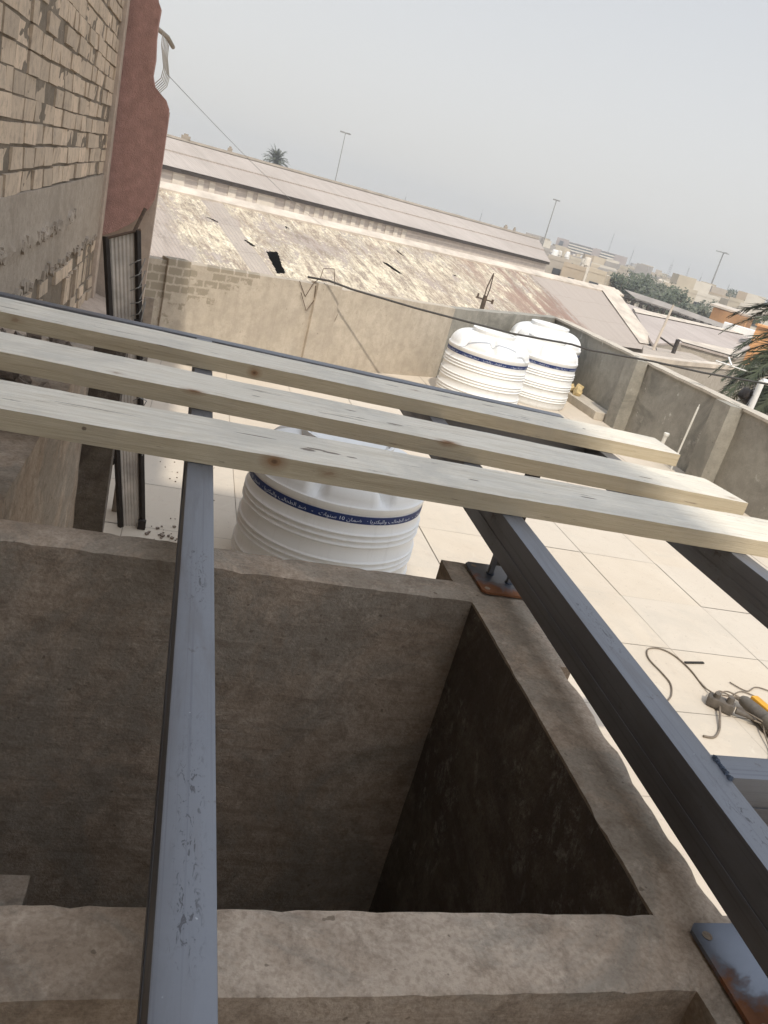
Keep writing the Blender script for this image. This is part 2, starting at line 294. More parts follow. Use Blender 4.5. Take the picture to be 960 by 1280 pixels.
def m_brick():
    m, nt, b = newmat('pale_brick'); v = coords(nt)
    at = nt.nodes.new('ShaderNodeAttribute'); at.attribute_name = 'tone'
    n = nz(nt, v, 18, 8, .7, .3); n2 = nz(nt, coords(nt, (1, 30, 3)), 2, 5, .6)
    c = mix(nt, at.outputs['Fac'], (.42, .33, .24), (.62, .475, .34))
    c = mix(nt, ramp(nt, n2, [(.45, 0.0), (.7, .5)]), c, (.37, .295, .225))
    c = mix(nt, ramp(nt, n, [(.48, 0.0), (.68, .7)]), c, (.26, .21, .165))
    nt.links.new(c, b.inputs['Base Color']); b.inputs['Roughness'].default_value = .95; bump(nt, b, n, .6, .008); return m
M['brick'] = m_brick()

def m_old_roof():
    """corrugated sheets under flaking cream paint and rust; object X runs along the ridge, Y up the slope"""
    m, nt, b = newmat('flaking_corrugated_roof'); v = coords(nt)
    g = nt.nodes.new('ShaderNodeSeparateXYZ'); nt.links.new(v, g.inputs[0]); X, Y = g.outputs['X'], g.outputs['Y']
    vs = coords(nt, (2.4, .9, 0)); st = nz(nt, vs, 1.0, 8, .72, .35)
    vf = coords(nt, (6, 4.6, 0)); fine = nz(nt, vf, 1.2, 10, .8, .2)
    vb = coords(nt, (.28, .3, 0), (2.2, 0, 0)); big = nz(nt, vb, 1.0, 4, .6, .4)
    grey = mix(nt, nz(nt, coords(nt, (7, .25, 0)), 1, 5, .6), (.31, .26, .22), (.42, .355, .30))
    cream = mix(nt, ramp(nt, fine, [(.40, 0.0), (.6, 1.0)]), (.48, .40, .28), (.80, .71, .53))
    pk = mth(nt, 'ADD', mth(nt, 'ADD', mth(nt, 'MULTIPLY', st, .8), mth(nt, 'MULTIPLY', fine, .75)), mth(nt, 'MULTIPLY', big, .75))
    left = ramp(nt, mth(nt, 'MULTIPLY', X, 1 / 60), [(.19, -.12 + .12), (.215, 1.0), (.565, 1.0), (.575, 0.0)])
    pk = mth(nt, 'ADD', pk, mth(nt, 'MULTIPLY', left, .17))
    f = ramp(nt, mth(nt, 'SUBTRACT', pk, .55), [(.705, 0.0), (.735, 1.0)])
    right = mth(nt, 'LESS_THAN', X, 34.4); f = mth(nt, 'MULTIPLY', f, right)
    c = mix(nt, f, grey, cream)
    # darker weathered sheets and rust
    c = mix(nt, mth(nt, 'MULTIPLY', mth(nt, 'MULTIPLY', right, ramp(nt, st, [(.45, 0.0), (.56, .9)])), ramp(nt, fine, [(.44, 0.0), (.49, 1.0)])), c, (.20, .155, .12))
    rm = ramp(nt, mth(nt, 'MULTIPLY', X, 1 / 60), [(.44, .25), (.52, 1.0), (.574, 1.0), (.58, 0.0)])
    rn = ramp(nt, nz(nt, coords(nt, (1.6, .35, 0), (9, 0, 0)), 1, 8, .75, .4), [(.44, 0.0), (.56, .95)])
    c = mix(nt, mth(nt, 'MULTIPLY', rm, rn), c, mix(nt, fine, (.17, .10, .075), (.36, .24, .18)))
    pe = mth(nt, 'MULTIPLY', ramp(nt, mth(nt, 'ABSOLUTE', mth(nt, 'SUBTRACT', X, 15.2)), [(.0, 1.0), (.42, 1.0), (.5, 0.0)]), ramp(nt, fine, [(.3, 0.6), (.6, 1.0)]))
    c = mix(nt, pe, c, grey)
    pe2 = mth(nt, 'MULTIPLY', mth(nt, 'LESS_THAN', X, 12.9), .8); c = mix(nt, mth(nt, 'MULTIPLY', pe2, ramp(nt, big, [(.42, 1.0), (.55, .2)])), c, grey)
    # dark flake edges and sheet laps
    wob = mth(nt, 'MULTIPLY', nz(nt, coords(nt, (.5, 0, 0)), 1, 3), .35)
    lap = mth(nt, 'FRACT', mth(nt, 'ADD', mth(nt, 'MULTIPLY', Y, .55), wob)); lp = ramp(nt, lap, [(.0, .55), (.02, .0), (.98, 0.0), (1.0, .55)])
    c = mix(nt, lp, c, (.25, .2, .16))
    nt.links.new(c, b.inputs['Base Color']); b.inputs['Roughness'].default_value = .8
    cor = mth(nt, 'SINE', mth(nt, 'MULTIPLY', X, 2 * PI / .16))
    bump(nt, b, mth(nt, 'ADD', mth(nt, 'MULTIPLY', cor, .5), mth(nt, 'MULTIPLY', f, .6)), .6, .03); return m
M['old_roof'] = m_old_roof()
def m_sheet(name, c1, c2, streak=(.3, .26, .22)):
    m, nt, b = newmat(name); v = coords(nt); g = nt.nodes.new('ShaderNodeSeparateXYZ'); nt.links.new(v, g.inputs[0])
    n = nz(nt, coords(nt, (1.4, .10, .3)), 1, 8, .7, .3); n2 = nz(nt, coords(nt, (.12, .12, .12)), 1, 5, .6); n3 = nz(nt, coords(nt, (6, .3, .5)), 1, 6, .7)
    c = mix(nt, ramp(nt, n2, [(.35, 0.0), (.65, 1.0)]), c1, c2)
    c = mix(nt, ramp(nt, n, [(.48, 0.0), (.7, .5)]), c, streak); c = mix(nt, ramp(nt, n3, [(.45, 0.0), (.7, .35)]), c, sc3(streak, .8))
    nt.links.new(c, b.inputs['Base Color']); b.inputs['Roughness'].default_value = .8
    bump(nt, b, mth(nt, 'SINE', mth(nt, 'MULTIPLY', g.outputs['X'], 2 * PI / .2)), .4, .02); return m
M['far_roof'] = m_sheet('grey_pink_sheet_roof', (.36, .305, .26), (.43, .37, .32))
M['grey_roof'] = m_sheet('mauve_grey_sheet_roof', (.38, .32, .28), (.44, .375, .33), (.30, .25, .21))
M['ridge_cap'] = plain('pale_ridge_flashing', (.56, .48, .39), .8, 0, .3, 1.2, .1)
M['ridge_dirty'] = plain('dusty_ridge_capping', (.30, .255, .205), .9, 0, .25, 2, .3, .02)
M['strip_white'] = plain('pale_cladding_panel', (.68, .61, .51), .7, 0, .1, 3, .05)
M['strip_grey'] = plain('grey_cladding_panel', (.58, .51, .44), .8, 0, .15, 3, .05)
M['hosp'] = plain('mauve_block_render', (.34, .28, .25), .85, 0, .12, .3, 0)
M['city'] = [plain('city_render', c, .9, 0, .15, .4, 0) for c in ((.46, .40, .31), (.52, .44, .33), (.40, .35, .29), (.58, .53, .45), (.42, .34, .25), (.35, .32, .29))]

# ------------------------------------------------------------------ mesh helpers
class MB:
    def __init__(s): s.v = []; s.f = []; s.tone = None
    def quad(s, a, b, c, d): i = len(s.v); s.v += [tuple(a), tuple(b), tuple(c), tuple(d)]; s.f.append((i, i + 1, i + 2, i + 3))
    def poly(s, pts): i = len(s.v); s.v += [tuple(p) for p in pts]; s.f.append(tuple(range(i, i + len(pts))))
    def box(s, x0, x1, y0, y1, z0, z1, M_=None):
        i = len(s.v); P = [Vector((x, y, z)) for x in (x0, x1) for y in (y0, y1) for z in (z0, z1)]
        if M_ is not None: P = [M_ @ p for p in P]
        s.v += [tuple(p) for p in P]
        s.f += [tuple(i + k for k in q) for q in ((0, 1, 3, 2), (4, 6, 7, 5), (0, 4, 5, 1), (2, 3, 7, 6), (0, 2, 6, 4), (1, 5, 7, 3))]
    def prism(s, pts, z0, z1):
        n = len(pts); i = len(s.v)
        a = sum(pts[k][0] * pts[(k + 1) % n][1] - pts[(k + 1) % n][0] * pts[k][1] for k in range(n))
        if a < 0: pts = pts[::-1]
        s.v += [(x, y, z0) for x, y in pts] + [(x, y, z1) for x, y in pts]
        s.f += [tuple(i + k for k in range(n))[::-1], tuple(i + n + k for k in range(n))]
        s.f += [(i + k, i + (k + 1) % n, i + n + (k + 1) % n, i + n + k) for k in range(n)]
    def tube(s, pts, r, n=8, r2=None, cap=True):
        pts = [Vector(p) for p in pts]; i = len(s.v); L = len(pts)
        up = Vector((0, 0, 1)); prev = None
        for k, p in enumerate(pts):
            t = (pts[min(k + 1, L - 1)] - pts[max(k - 1, 0)]).normalized()
            if prev is None: a = t.cross(up if abs(t.z) < .9 else Vector((1, 0, 0))).normalized()
            else: a = (prev - t * prev.dot(t)).normalized()
            prev = a; b = t.cross(a); rr = r if r2 is None else r + (r2 - r) * k / max(1, L - 1)
            for j in range(n): s.v.append(tuple(p + rr * (math.cos(2 * PI * j / n) * a + math.sin(2 * PI * j / n) * b)))
        for k in range(L - 1):
            for j in range(n): s.f.append((i + k * n + j, i + k * n + (j + 1) % n, i + (k + 1) * n + (j + 1) % n, i + (k + 1) * n + j))
        if cap: s.f.append(tuple(i + j for j in range(n))[::-1]); s.f.append(tuple(i + (L - 1) * n + j for j in range(n)))
    def cyl(s, x, y, z0, z1, r, n=16, r2=None): s.tube([(x, y, z0), (x, y, z1)], r, n, r2)
    def build(s, name, mat, parent=None, smooth=None, loc=None, rotz=None, bevel=0, tone=None, recalc=True):
        me = bpy.data.meshes.new(name); me.from_pydata(s.v, [], s.f)
        if recalc:
            bm = bmesh.new(); bm.from_mesh(me); bmesh.ops.remove_doubles(bm, verts=bm.verts, dist=1e-5); bmesh.ops.recalc_face_normals(bm, faces=bm.faces)
            if bevel: bmesh.ops.bevel(bm, geom=[e for e in bm.edges if len(e.link_faces) == 2 and e.calc_face_angle(0) > .8], offset=bevel, segments=2, affect='EDGES', profile=.6)
            bm.to_mesh(me); bm.free()
        me.materials.append(mat)
        if tone is not None:
            a = me.attributes.new('tone', 'FLOAT', 'FACE')
            for k in range(len(me.polygons)): a.data[k].value = tone(k, me.polygons[k])
        if smooth is not None:
            me.shade_smooth()
            if smooth < 3: me.set_sharp_from_angle(angle=smooth)
        o = bpy.data.objects.new(name, me); C.objects.link(o)
        if parent is not None: o.parent = parent
        if loc is not None: o.location = loc
        if rotz is not None: o.rotation_euler = (0, 0, rotz)
        return o
def tag(o, label, cat, group=None):
    o['label'] = label; o['category'] = cat
    if group: o['group'] = group
    return o
def thing(name, label, cat, loc=(0, 0, 0), rotz=0, group=None):
    o = bpy.data.objects.new(name, None); C.objects.link(o); o.location = loc; o.rotation_euler = (0, 0, rotz); o.empty_display_size = .1
    return tag(o, label, cat, group)
def struct(o, kind='structure'): o['kind'] = kind; return o
def n3(p, f, off=0.0): return noise.noise_vector(Vector(p) * f + Vector((off, off * 1.3, off * .7)))
def lin(a, b, h):
    n = max(1, round(abs(b - a) / h)); return [a + (b - a) * k / n for k in range(n + 1)]
def polar(az, r, z=0.0): return Vector((r * math.sin(R(az)), r * math.cos(R(az)), z))
def zsl(slope, r): return 1.9 + slope * r      # height seen at a given slope from the eye, r metres out

def rough(bm_v, amp, f=9, off=0, fine=.4):
    return [tuple(Vector(p) + n3(p, f, off) * amp + n3(p, f * 4.3, off + 5) * amp * fine) for p in bm_v]

GZ = -4.6
KF = 2.5 / 1.9                     # the terrace level lies 2.5 m below the eye
# ------------------------------------------------------------------ ground
mb = MB(); S = 4200; mb.quad((-S, -S, GZ), (S, -S, GZ), (S, S, GZ), (-S, S, GZ)); struct(mb.build('ground', M['ground'], recalc=False))

# ------------------------------------------------------------------ own house and terrace
FW = [(-.38, 7.66), (1.56, 8.76), (3.17, 9.62), (5.62, 11.85)]      # inner foot line of the far parapet
own = thing('own_house', 'rendered house block carrying the paved roof terrace', 'house')
mb = MB()
# the block stops short of the shaft opening
mb.prism([(-.8, 1.51), (5.85, 1.51), (5.85, 12.1), (3.1, 9.8), (-.8, 7.72)], GZ, -.035)
mb.prism([(.80, -6), (5.85, -6), (5.85, 1.50), (.80, 1.50)], GZ, -.035)
mb.build('wall', M['house_body'], own)
tw = thing('shade_block', 'unseen tall narrow block added behind the viewpoint to shade the shaft', 'building')
mb = MB(); mb.box(-2.2, .466, -12, -8, GZ, 16.9); mb.build('wall', M['house_body'], tw)  # added blocker out of view, shaped to shade the shaft while hiding little sky

gx0, gy0, gs = 2.905, 4.61, .608
ex = (-.38, .74, -.54, 1.44)
tiles = MB(); random.seed(4); tz = []
def clip_rect(r, e):
    x0, x1, y0, y1 = r; a0, a1, b0, b1 = e
    if x1 <= a0 or x0 >= a1 or y1 <= b0 or y0 >= b1: return [r]
    out = []
    if x0 < a0: out.append((x0, a0, y0, y1)); x0 = a0
    if x1 > a1: out.append((a1, x1, y0, y1)); x1 = a1
    if y0 < b0: out.append((x0, x1, y0, b0)); y0 = b0
    if y1 > b1: out.append((x0, x1, b1, y1))
    return out
def ywall(x):
    for (xa, ya), (xb, yb) in zip(FW, FW[1:]):
        if x <= xb or xb == FW[-1][0]: return ya + (yb - ya) * (x - xa) / (xb - xa)
for i in range(-7, 5):
    for j in range(-17, 13):
        x0, x1 = max(-.8, gx0 + i * gs), min(5.7, gx0 + (i + 1) * gs); y0, y1 = gy0 + j * gs, gy0 + (j + 1) * gs
        if x0 > 5.7 or x1 < -.8 or y0 > ywall(max(x1, -.3)) + .2: continue
        rr = clip_rect((x0 + .0022, x1 - .0022, y0 + .0022, y1 - .0022), ex)
        for (a, b, c, d) in rr:
            if b - a < .01 or d - c < .01: continue
            t1, t2, t3 = random.uniform(-.0012, .0012), random.uniform(-.0012, .0012), random.uniform(0, .002)
            tiles.quad((a, c, t3), (b, c, t3 + t1), (b, d, t3 + t1 + t2), (a, d, t3 + t2))
rs = random.Random(9); terr = tiles.build('terrace_floor', M['tile'], recalc=False, tone=lambda k, p: rs.random() ** 2); struct(terr)
mb = MB()
for (a, b, c, d) in clip_rect((-.8, 5.85, -6, 7.6), ex): mb.quad((a, c, -.006), (b, c, -.006), (b, d, -.006), (a, d, -.006))
mb.poly([(-.8, 7.6, -.006), (5.85, 7.6, -.006), (5.85, 12, -.006), (3.1, 9.8, -.006), (-.3, 7.7, -.006)])
struct(mb.build('joint_sand', M['joint'], recalc=False))

# ------------------------------------------------------------------ shaft walls (rough cement box in the foreground)
def shaft():
    H = .95
    xs = sorted(set([round(x, 4) for a, b in ((-1.0, -.80), (-.80, -.38), (-.38, .885), (.885, 1.03), (1.03, 1.34)) for x in lin(a, b, .024)]))
    ys = sorted(set([round(y, 4) for a, b in ((-.66, -.3), (-.3, .683), (.683, .815), (.815, 1.83), (1.83, 1.945), (1.945, 2.08)) for y in lin(a, b, .024)]))
    def solid(x, y):
        if 1.83 < y < 1.945 and -.80 < x < 1.05: return True
        if .683 < y < .815 and -.80 < x < 1.34: return True
        if .885 < x < 1.03 and -.66 < y < 2.0: return True
        if .885 < x < 1.13 and 1.75 < y < 1.945: return True
        if .865 < x < 1.13 and 1.94 < y < 2.08: return True
        if 1.03 < x < 1.07 and 1.55 < y <= 1.75: return True
        if -.50 < x < -.38 and -.66 < y < 1.95: return True
        return False
    nx, ny = len(xs) - 1, len(ys) - 1
    g = [[solid((xs[i] + xs[i + 1]) / 2, (ys[j] + ys[j + 1]) / 2) for j in range(ny)] for i in range(nx)]
    vid = {}; V = []; F = []; zl = [H - .012, H - .04] + [H - .04 - .045 * k for k in range(1, 52)]
    def vt(x, y, z):
        k = (x, y, round(z, 4))
        if k not in vid: vid[k] = len(V); V.append(k)
        return vid[k]
    edge = set()
    for i in range(nx):
        for j in range(ny):
            if not g[i][j]: continue
            x0, x1, y0, y1 = xs[i], xs[i + 1], ys[j], ys[j + 1]
            F.append((vt(x0, y0, H), vt(x1, y0, H), vt(x1, y1, H), vt(x0, y1, H)))
            for di, dj, a, b in ((-1, 0, (x0, y1), (x0, y0)), (1, 0, (x1, y0), (x1, y1)), (0, -1, (x0, y0), (x1, y0)), (0, 1, (x1, y1), (x0, y1))):
                ii, jj = i + di, j + dj
                if 0 <= ii < nx and 0 <= jj < ny and g[ii][jj]: continue
                edge.add(a); edge.add(b)
                outer = (ii >= 0 and (xs[min(ii, nx)] >= 1.02 or y0 >= 1.93)) and (x0 > 1.0 or y0 > 1.9)
                zz = [H] + [z for z in zl if z > (-.64 if outer else -1.35)]
                for k in range(len(zz) - 1): F.append((vt(*a, zz[k + 1]), vt(*b, zz[k + 1]), vt(*b, zz[k]), vt(*a, zz[k])))
    V2 = []
    for (x, y, z) in V:
        p = Vector((x, y, z)); d = n3(p, 1.7) * .003 + n3(p, 11, 4) * .0009 + n3(p, 37, 8) * .0014
        if (x, y) in edge and z > H - .05:
            ch = max(0, noise.noise(Vector((x * 21, y * 21, 2))) - .2) * .012
            if x > 1.0: d += Vector((n3((x, y * 1.0, 0), 5.5, 3).x * .022 + n3((x, y, 0), 17, 3).x * .009, 0, 0))
            if z > H - .001: d.z -= .004 + ch
        V2.append(tuple(p + d))
    mb = MB(); mb.v = V2; mb.f = F
    t = thing('shaft_wall', 'rough grey brown cement walls round the open shaft below the steel beams', 'shaft wall')
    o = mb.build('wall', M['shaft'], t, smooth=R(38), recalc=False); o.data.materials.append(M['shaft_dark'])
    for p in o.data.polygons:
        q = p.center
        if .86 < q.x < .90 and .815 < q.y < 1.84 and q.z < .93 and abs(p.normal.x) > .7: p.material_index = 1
    mb = MB(); mb.box(-.52, 1.05, -.7, 2.0, -1.45, -1.34); mb.build('shaft_bottom', M['shaft'], t)
    mb = MB(); mb.v = []; 
    for (x0, x1, y0, y1, z0, z1) in ((-.40, -.165, .80, 1.722, -1.34, .0),):
        X, Y, Z = lin(x0, x1, .04), lin(y0, y1, .05), lin(z0, z1, .06)
        for a in range(len(X) - 1):
            for b in range(len(Y) - 1): mb.quad((X[a], Y[b], z1), (X[a + 1], Y[b], z1), (X[a + 1], Y[b + 1], z1), (X[a], Y[b + 1], z1))
        for b in range(len(Y) - 1):
            for c in range(len(Z) - 1): mb.quad((x1, Y[b], Z[c]), (x1, Y[b + 1], Z[c]), (x1, Y[b + 1], Z[c + 1]), (x1, Y[b], Z[c + 1]))
        for a in range(len(X) - 1):
            for c in range(len(Z) - 1): mb.quad((X[a], y1, Z[c]), (X[a + 1], y1, Z[c]), (X[a + 1], y1, Z[c + 1]), (X[a], y1, Z[c + 1]))
    mb.v = rough(mb.v, .006, 7); mb.build('ledge', M['shaft'], t, smooth=R(40))
shaft()

# ------------------------------------------------------------------ terrace parapets
def wall_run(p, q, z0, z1, th, name, mat, parent, side=1, step=.05, amp=.006, off=0):
    """a wall between plan points p,q; its inner face on the p-q line, thickness away from it"""
    p = Vector((*p, 0)); q = Vector((*q, 0)); d = (q - p); L = d.length; d.normalize(); n = Vector((-d.y, d.x, 0)) * side
    A = lin(0, L, step); Z = lin(z0, z1, step * 1.4); T = lin(0, th, step); mb = MB()
    P = lambda a, t, z: tuple(p + d * a + n * t + Vector((0, 0, z)))
    for a, b in zip(A, A[1:]):
        for u, w in zip(Z, Z[1:]):
            mb.quad(P(a, 0, u), P(b, 0, u), P(b, 0, w), P(a, 0, w)); 
        mb.quad(P(a, th, z0), P(b, th, z0), P(b, th, z1), P(a, th, z1))
        for t, s_ in zip(T, T[1:]): mb.quad(P(a, t, z1), P(b, t, z1), P(b, s_, z1), P(a, s_, z1))
    mb.quad(P(0, 0, z0), P(0, th, z0), P(0, th, z1), P(0, 0, z1)); mb.quad(P(L, 0, z0), P(L, th, z0), P(L, th, z1), P(L, 0, z1))
    mb.v = rough(mb.v, amp, 2.5, off); return mb.build(name, mat, parent, smooth=R(45))
fw = thing('far_parapet', 'sunlit tan rendered parapet along the far side of the terrace', 'parapet wall')
wall_run(FW[0], FW[1], -.05, .90, .16, 'wall', M['far_wall'], fw); wall_run(FW[1], FW[2], -.05, .89, .16, 'wall', M['far_wall'], fw, off=2)
mb = MB()
def on_fw(x, d, z, seg=0):
    (xa, ya), (xb, yb) = FW[seg], FW[seg + 1]; t = Vector((xb - xa, yb - ya, 0)).normalized(); n = Vector((t.y, -t.x, 0))
    return Vector((xa, ya, 0)) + t * ((x - xa) / (xb - xa) * math.hypot(xb - xa, yb - ya)) + n * d + Vector((0, 0, z))
for (a, b) in ((-.22, -.02), (1.28, 1.56)):
    P = [on_fw(a, .035, 0), on_fw(b, .035, 0), on_fw(b, -.1, 0), on_fw(a, -.1, 0)]; pier_ = MB(); pier_.prism([(p.x, p.y) for p in P], 0, .925)
    pier_.build('pier', M['far_wall'], fw, bevel=.006)
bw = thing('corner_parapet', 'grey parapet section behind the white tanks, bending to the corner', 'parapet wall')
wall_run(FW[2], FW[3], -.05, .885, .16, 'wall', M['right_wall'], bw, off=5)
rw = thing('right_parapet', 'stained grey parapet with two buttress piers along the right side', 'parapet wall')
wall_run((5.50, 11.75), (5.50, -2.0), -.05, .89, .16, 'wall', M['right_wall'], rw, off=9)
for (y0, y1) in ((8.80, 9.06), (6.86, 7.12)):
    mb = MB()
    Z = lin(-.02, .885, .06); Y = lin(y0, y1, .065); X = lin(5.33, 5.51, .06)
    for a, b in zip(Z, Z[1:]):
        for c, d in zip(Y, Y[1:]): mb.quad((5.33, c, a), (5.33, d, a), (5.33, d, b), (5.33, c, b))
        for c, d in zip(X, X[1:]): mb.quad((c, y0, a), (d, y0, a), (d, y0, b), (c, y0, b)); mb.quad((c, y1, a), (d, y1, a), (d, y1, b), (c, y1, b))
    mb.quad((5.33, y0, .885), (5.51, y0, .885), (5.51, y1, .885), (5.33, y1, .885))
    mb.v = rough(mb.v, .005, 5, y0); mb.build('pier', M['right_wall'], rw, smooth=R(45))
mb = MB(); mb.v = []; 
A = lin(-2, 11.75, .1)
for a, b in zip(A, A[1:]):
    mb.quad((5.478, a, .893), (5.68, a, .893), (5.68, b, .893), (5.478, b, .893)); mb.quad((5.478, a, .865), (5.478, b, .865), (5.478, b, .893), (5.478, a, .893)); mb.quad((5.68, a, .865), (5.68, b, .865), (5.68, b, .893), (5.68, a, .893))
    mb.quad((5.478, a, .865), (5.68, a, .865), (5.68, b, .865), (5.478, b, .865))
mb.v = rough(mb.v, .007, 3, 1); mb.build('coping', M['coping'], rw, smooth=R(45))
mb = MB(); mb.box(5.20, 5.488, 9.10, 11.3, 0.0, .11); c = mb.build('kerb', M['coping'], bevel=.01); tag(c, 'low cement kerb at the foot of the grey parapet past the tanks', 'kerb')
# broken stone on the kerb
mb = MB()
for k in range(5):
    random.seed(k + 31); cx, cyy, s_ = 5.30 + .05 * math.cos(k * 2.3), 10.0 + .09 * math.sin(k * 2.1), random.uniform(.05, .08); m_ = Matrix.Translation((cx, cyy, .115 + s_ * .6 + .03 * (k % 2))) @ Matrix.Rotation(k * 1.3, 4, Vector((1, .4, .7)).normalized())
    mb.box(-s_, s_, -s_ * .8, s_ * .8, -s_ * .55, s_ * .55, m_)
mb.v = rough(mb.v, .012, 14); o = mb.build('stone_rubble', M['straw'], bevel=.012, smooth=R(40)); tag(o, 'yellowish broken stone lumps on the kerb beside the far tanks', 'rubble')

# low wall to the left, behind the shaft
lw = thing('low_side_wall', 'low cement wall with rubble on top beside the brick house', 'low wall')
mb = MB()
Y = lin(1.955, 3.95, .05); Z = lin(-.62, .93, .05); X = lin(-.79, -.38, .045)
for a, b in zip(Y, Y[1:]):
    for c, d in zip(Z, Z[1:]): mb.quad((-.38, a, c), (-.38, b, c), (-.38, b, d), (-.38, a, d))
    for c, d in zip(X, X[1:]): mb.quad((c, a, .93), (d, a, .93), (d, b, .93), (c, b, .93))
mb.v = rough(mb.v, .006, 6, 3); mb.build('wall', M['shaft'], lw, smooth=R(45))
mb = MB()
random.seed(77)
for k in range(80):
    x, y, s_ = random.uniform(-.76, -.44), random.uniform(2.0, 3.9), random.uniform(.008, .035)
    mb.box(-s_, s_, -s_ * .7, s_ * .7, -s_ * .4, s_ * .5, Matrix.Translation((x, y, .94 + s_ * .2)) @ Matrix.Rotation(random.uniform(0, 3), 4, Vector((random.random(), random.random(), 1)).normalized()))
mb.v = rough(mb.v, .006, 22); mb.build('rubble', M['rubble'], lw)
mb = MB(); Z = lin(-.62, .93, .06)
for a, b in zip(Z, Z[1:]):
    X = lin(-.80, -.235, .05)
    for c, d in zip(X, X[1:]): mb.quad((c, 3.95, a), (d, 3.95, a), (d, 3.95, b), (c, 3.95, b))
    Y2 = lin(3.95, 4.12, .05)
    for c, d in zip(Y2, Y2[1:]): mb.quad((-.235, c, a), (-.235, d, a), (-.235, d, b), (-.235, c, b))
mb.quad((-.80, 3.95, .93), (-.235, 3.95, .93), (-.235, 4.12, .93), (-.80, 4.12, .93))
mb.v = rough(mb.v, .005, 6, 6); mb.build('pier', M['shaft_dark'], lw, smooth=R(45))  # dark render puts the shade of the pier's front face into its colour

# ------------------------------------------------------------------ neighbouring brick house
nb = thing('brick_house', 'tall house on the left with bare rough brick side and a concrete band', 'house')
mb = MB(); mb.box(-6, -.845, -6, 7.47, GZ, 10.4); mb.build('wall', M['mortar'], nb)
random.seed(3); mb = MB()
def brick(y0, y1, z0, z1, dx):
    j = lambda s_=.004: random.uniform(-s_, s_)
    i = len(mb.v); x0, x1 = -.85, -.80 + dx
    tilt = random.uniform(-.006, .006)
    P = [(x0, y0, z0), (x0, y1, z0), (x0, y1, z1), (x0, y0, z1), (x1 + j(), y0 + j(.006), z0 + j()), (x1 + j() + tilt, y1 + j(.006), z0 + j()), (x1 + j() + tilt, y1 + j(.006), z1 + j()), (x1 + j(), y0 + j(.006), z1 + j())]
    mb.v.extend(P); mb.f.extend([tuple(i + k for k in q) for q in ((4, 5, 6, 7), (0, 4, 7, 3), (1, 2, 6, 5), (3, 7, 6, 2), (0, 1, 5, 4))])
CH = .099
for r_ in range(22):
    z0 = 1.51 + r_ * CH; y = 1.2 + (r_ % 2) * .125 + random.uniform(-.02, .02)
    while y < 7.46:
        L = .245 + random.uniform(-.012, .012)
        if random.random() < .14: L = .12
        zz = z0 + .007 * math.sin(y * 1.3 + r_) ; ye = min(y + L - random.uniform(.008, .014), 7.47)
        if ye - y > .04: brick(y, ye, zz + .004, zz + CH - random.uniform(.006, .013), random.uniform(-.008, .008))
        y += L
btone = lambda k, p: min(1, max(0, noise.noise(Vector(((k // 5) * .737, (k // 5) * 1.31, 0.5))) * .9 + .5))
mb.build('brickwork', M['brick'], nb, recalc=False, tone=btone); mb = MB()
for r_ in range(5):
    z0 = .50 + r_ * CH; y = 3.2
    while y < 7.4:
        up = (r_ in (2, 3)) and y > 4.3
        L = .085 if up else .245
        if up and r_ == 3: y += L; continue
        zt = z0 + (2 * CH if up else CH)
        if random.random() > .09: brick(y, min(y + L - .015, 7.45), z0 + .006, zt - .016, random.uniform(-.03, .02))
        y += L + random.uniform(-.01, .01)
o = mb.build('lower_brickwork', M['brick'], nb, recalc=False, tone=lambda k, p: min(1, max(0, noise.noise(Vector(((k // 5) * .737, (k // 5) * 1.31, 0.5))) * .9 + .5)), bevel=0)
# squeezed mortar, rough
mb = MB(); Y = lin(1.2, 7.46, .035); Z = lin(.4, 3.7, .03)
for a, b in zip(Y, Y[1:]):
    for c, d in zip(Z, Z[1:]): mb.quad((-.807, a, c), (-.807, b, c), (-.807, b, d), (-.807, a, d))
mb.v = [(x + (.005 * noise.noise(Vector((y * 14, z * 22, 3)))) + .003 * noise.noise(Vector((y * 45, z * 45, 3))), y, z) for x, y, z in mb.v]
mb.build('mortar', M['mortar'], nb, smooth=R(60))
# shuttered concrete band with ragged lower lip
mb = MB(); Y = lin(1.2, 7.47, .04)
for a, b in zip(Y, Y[1:]):
    Z = lin(1.02, 1.505, .04)
    for c, d in zip(Z, Z[1:]): mb.quad((-.79, a, c), (-.79, b, c), (-.79, b, d), (-.79, a, d))
    mb.quad((-.85, a, 1.505), (-.79, a, 1.505), (-.79, b, 1.505), (-.85, b, 1.505)); mb.quad((-.85, a, 1.02), (-.79, a, 1.02), (-.79, b, 1.02), (-.85, b, 1.02))
def bandv(p):
    x, y, z = p; lip = .05 * noise.noise(Vector((y * 3.1, 0, 5))) + .025 * noise.noise(Vector((y * 13, 0, 5)))
    if z < 1.04: z += lip
    if x > -.8: x += .002 * noise.noise(Vector((y * 2, z * 12, 1))) + (.018 if abs(z - 1.30 - .04 * math.sin(y)) < .022 and noise.noise(Vector((y * 5, 0, 0))) > -.1 and y < 5.8 else 0) + .006 * noise.noise(Vector((y * 25, z * 25, 1)))
    return (x, y, z)
mb.v = [bandv(p) for p in mb.v]; mb.build('concrete_band', M['band'], nb, smooth=R(50))
random.seed(14); mb = MB()
for k in range(420):
    lip = k % 3 == 0; y = random.uniform(1.6, 7.2 if lip else 5.9); z = (1.03 + .05 * noise.noise(Vector((y * 3.1, 0, 5))) + random.gauss(0, .012)) if lip else 1.29 + .035 * math.sin(y * 1.1) + random.gauss(0, .010)
    if not lip and noise.noise(Vector((y * 2.1, 0, 9))) < -.12: continue
    q = random.uniform(.006, .019); mb.box(-q * .7, q * .7, -q * 1.4, q * 1.4, -q, q, Matrix.Translation((-.785, y, z)) @ Matrix.Rotation(random.random() * 3, 4, 'X'))
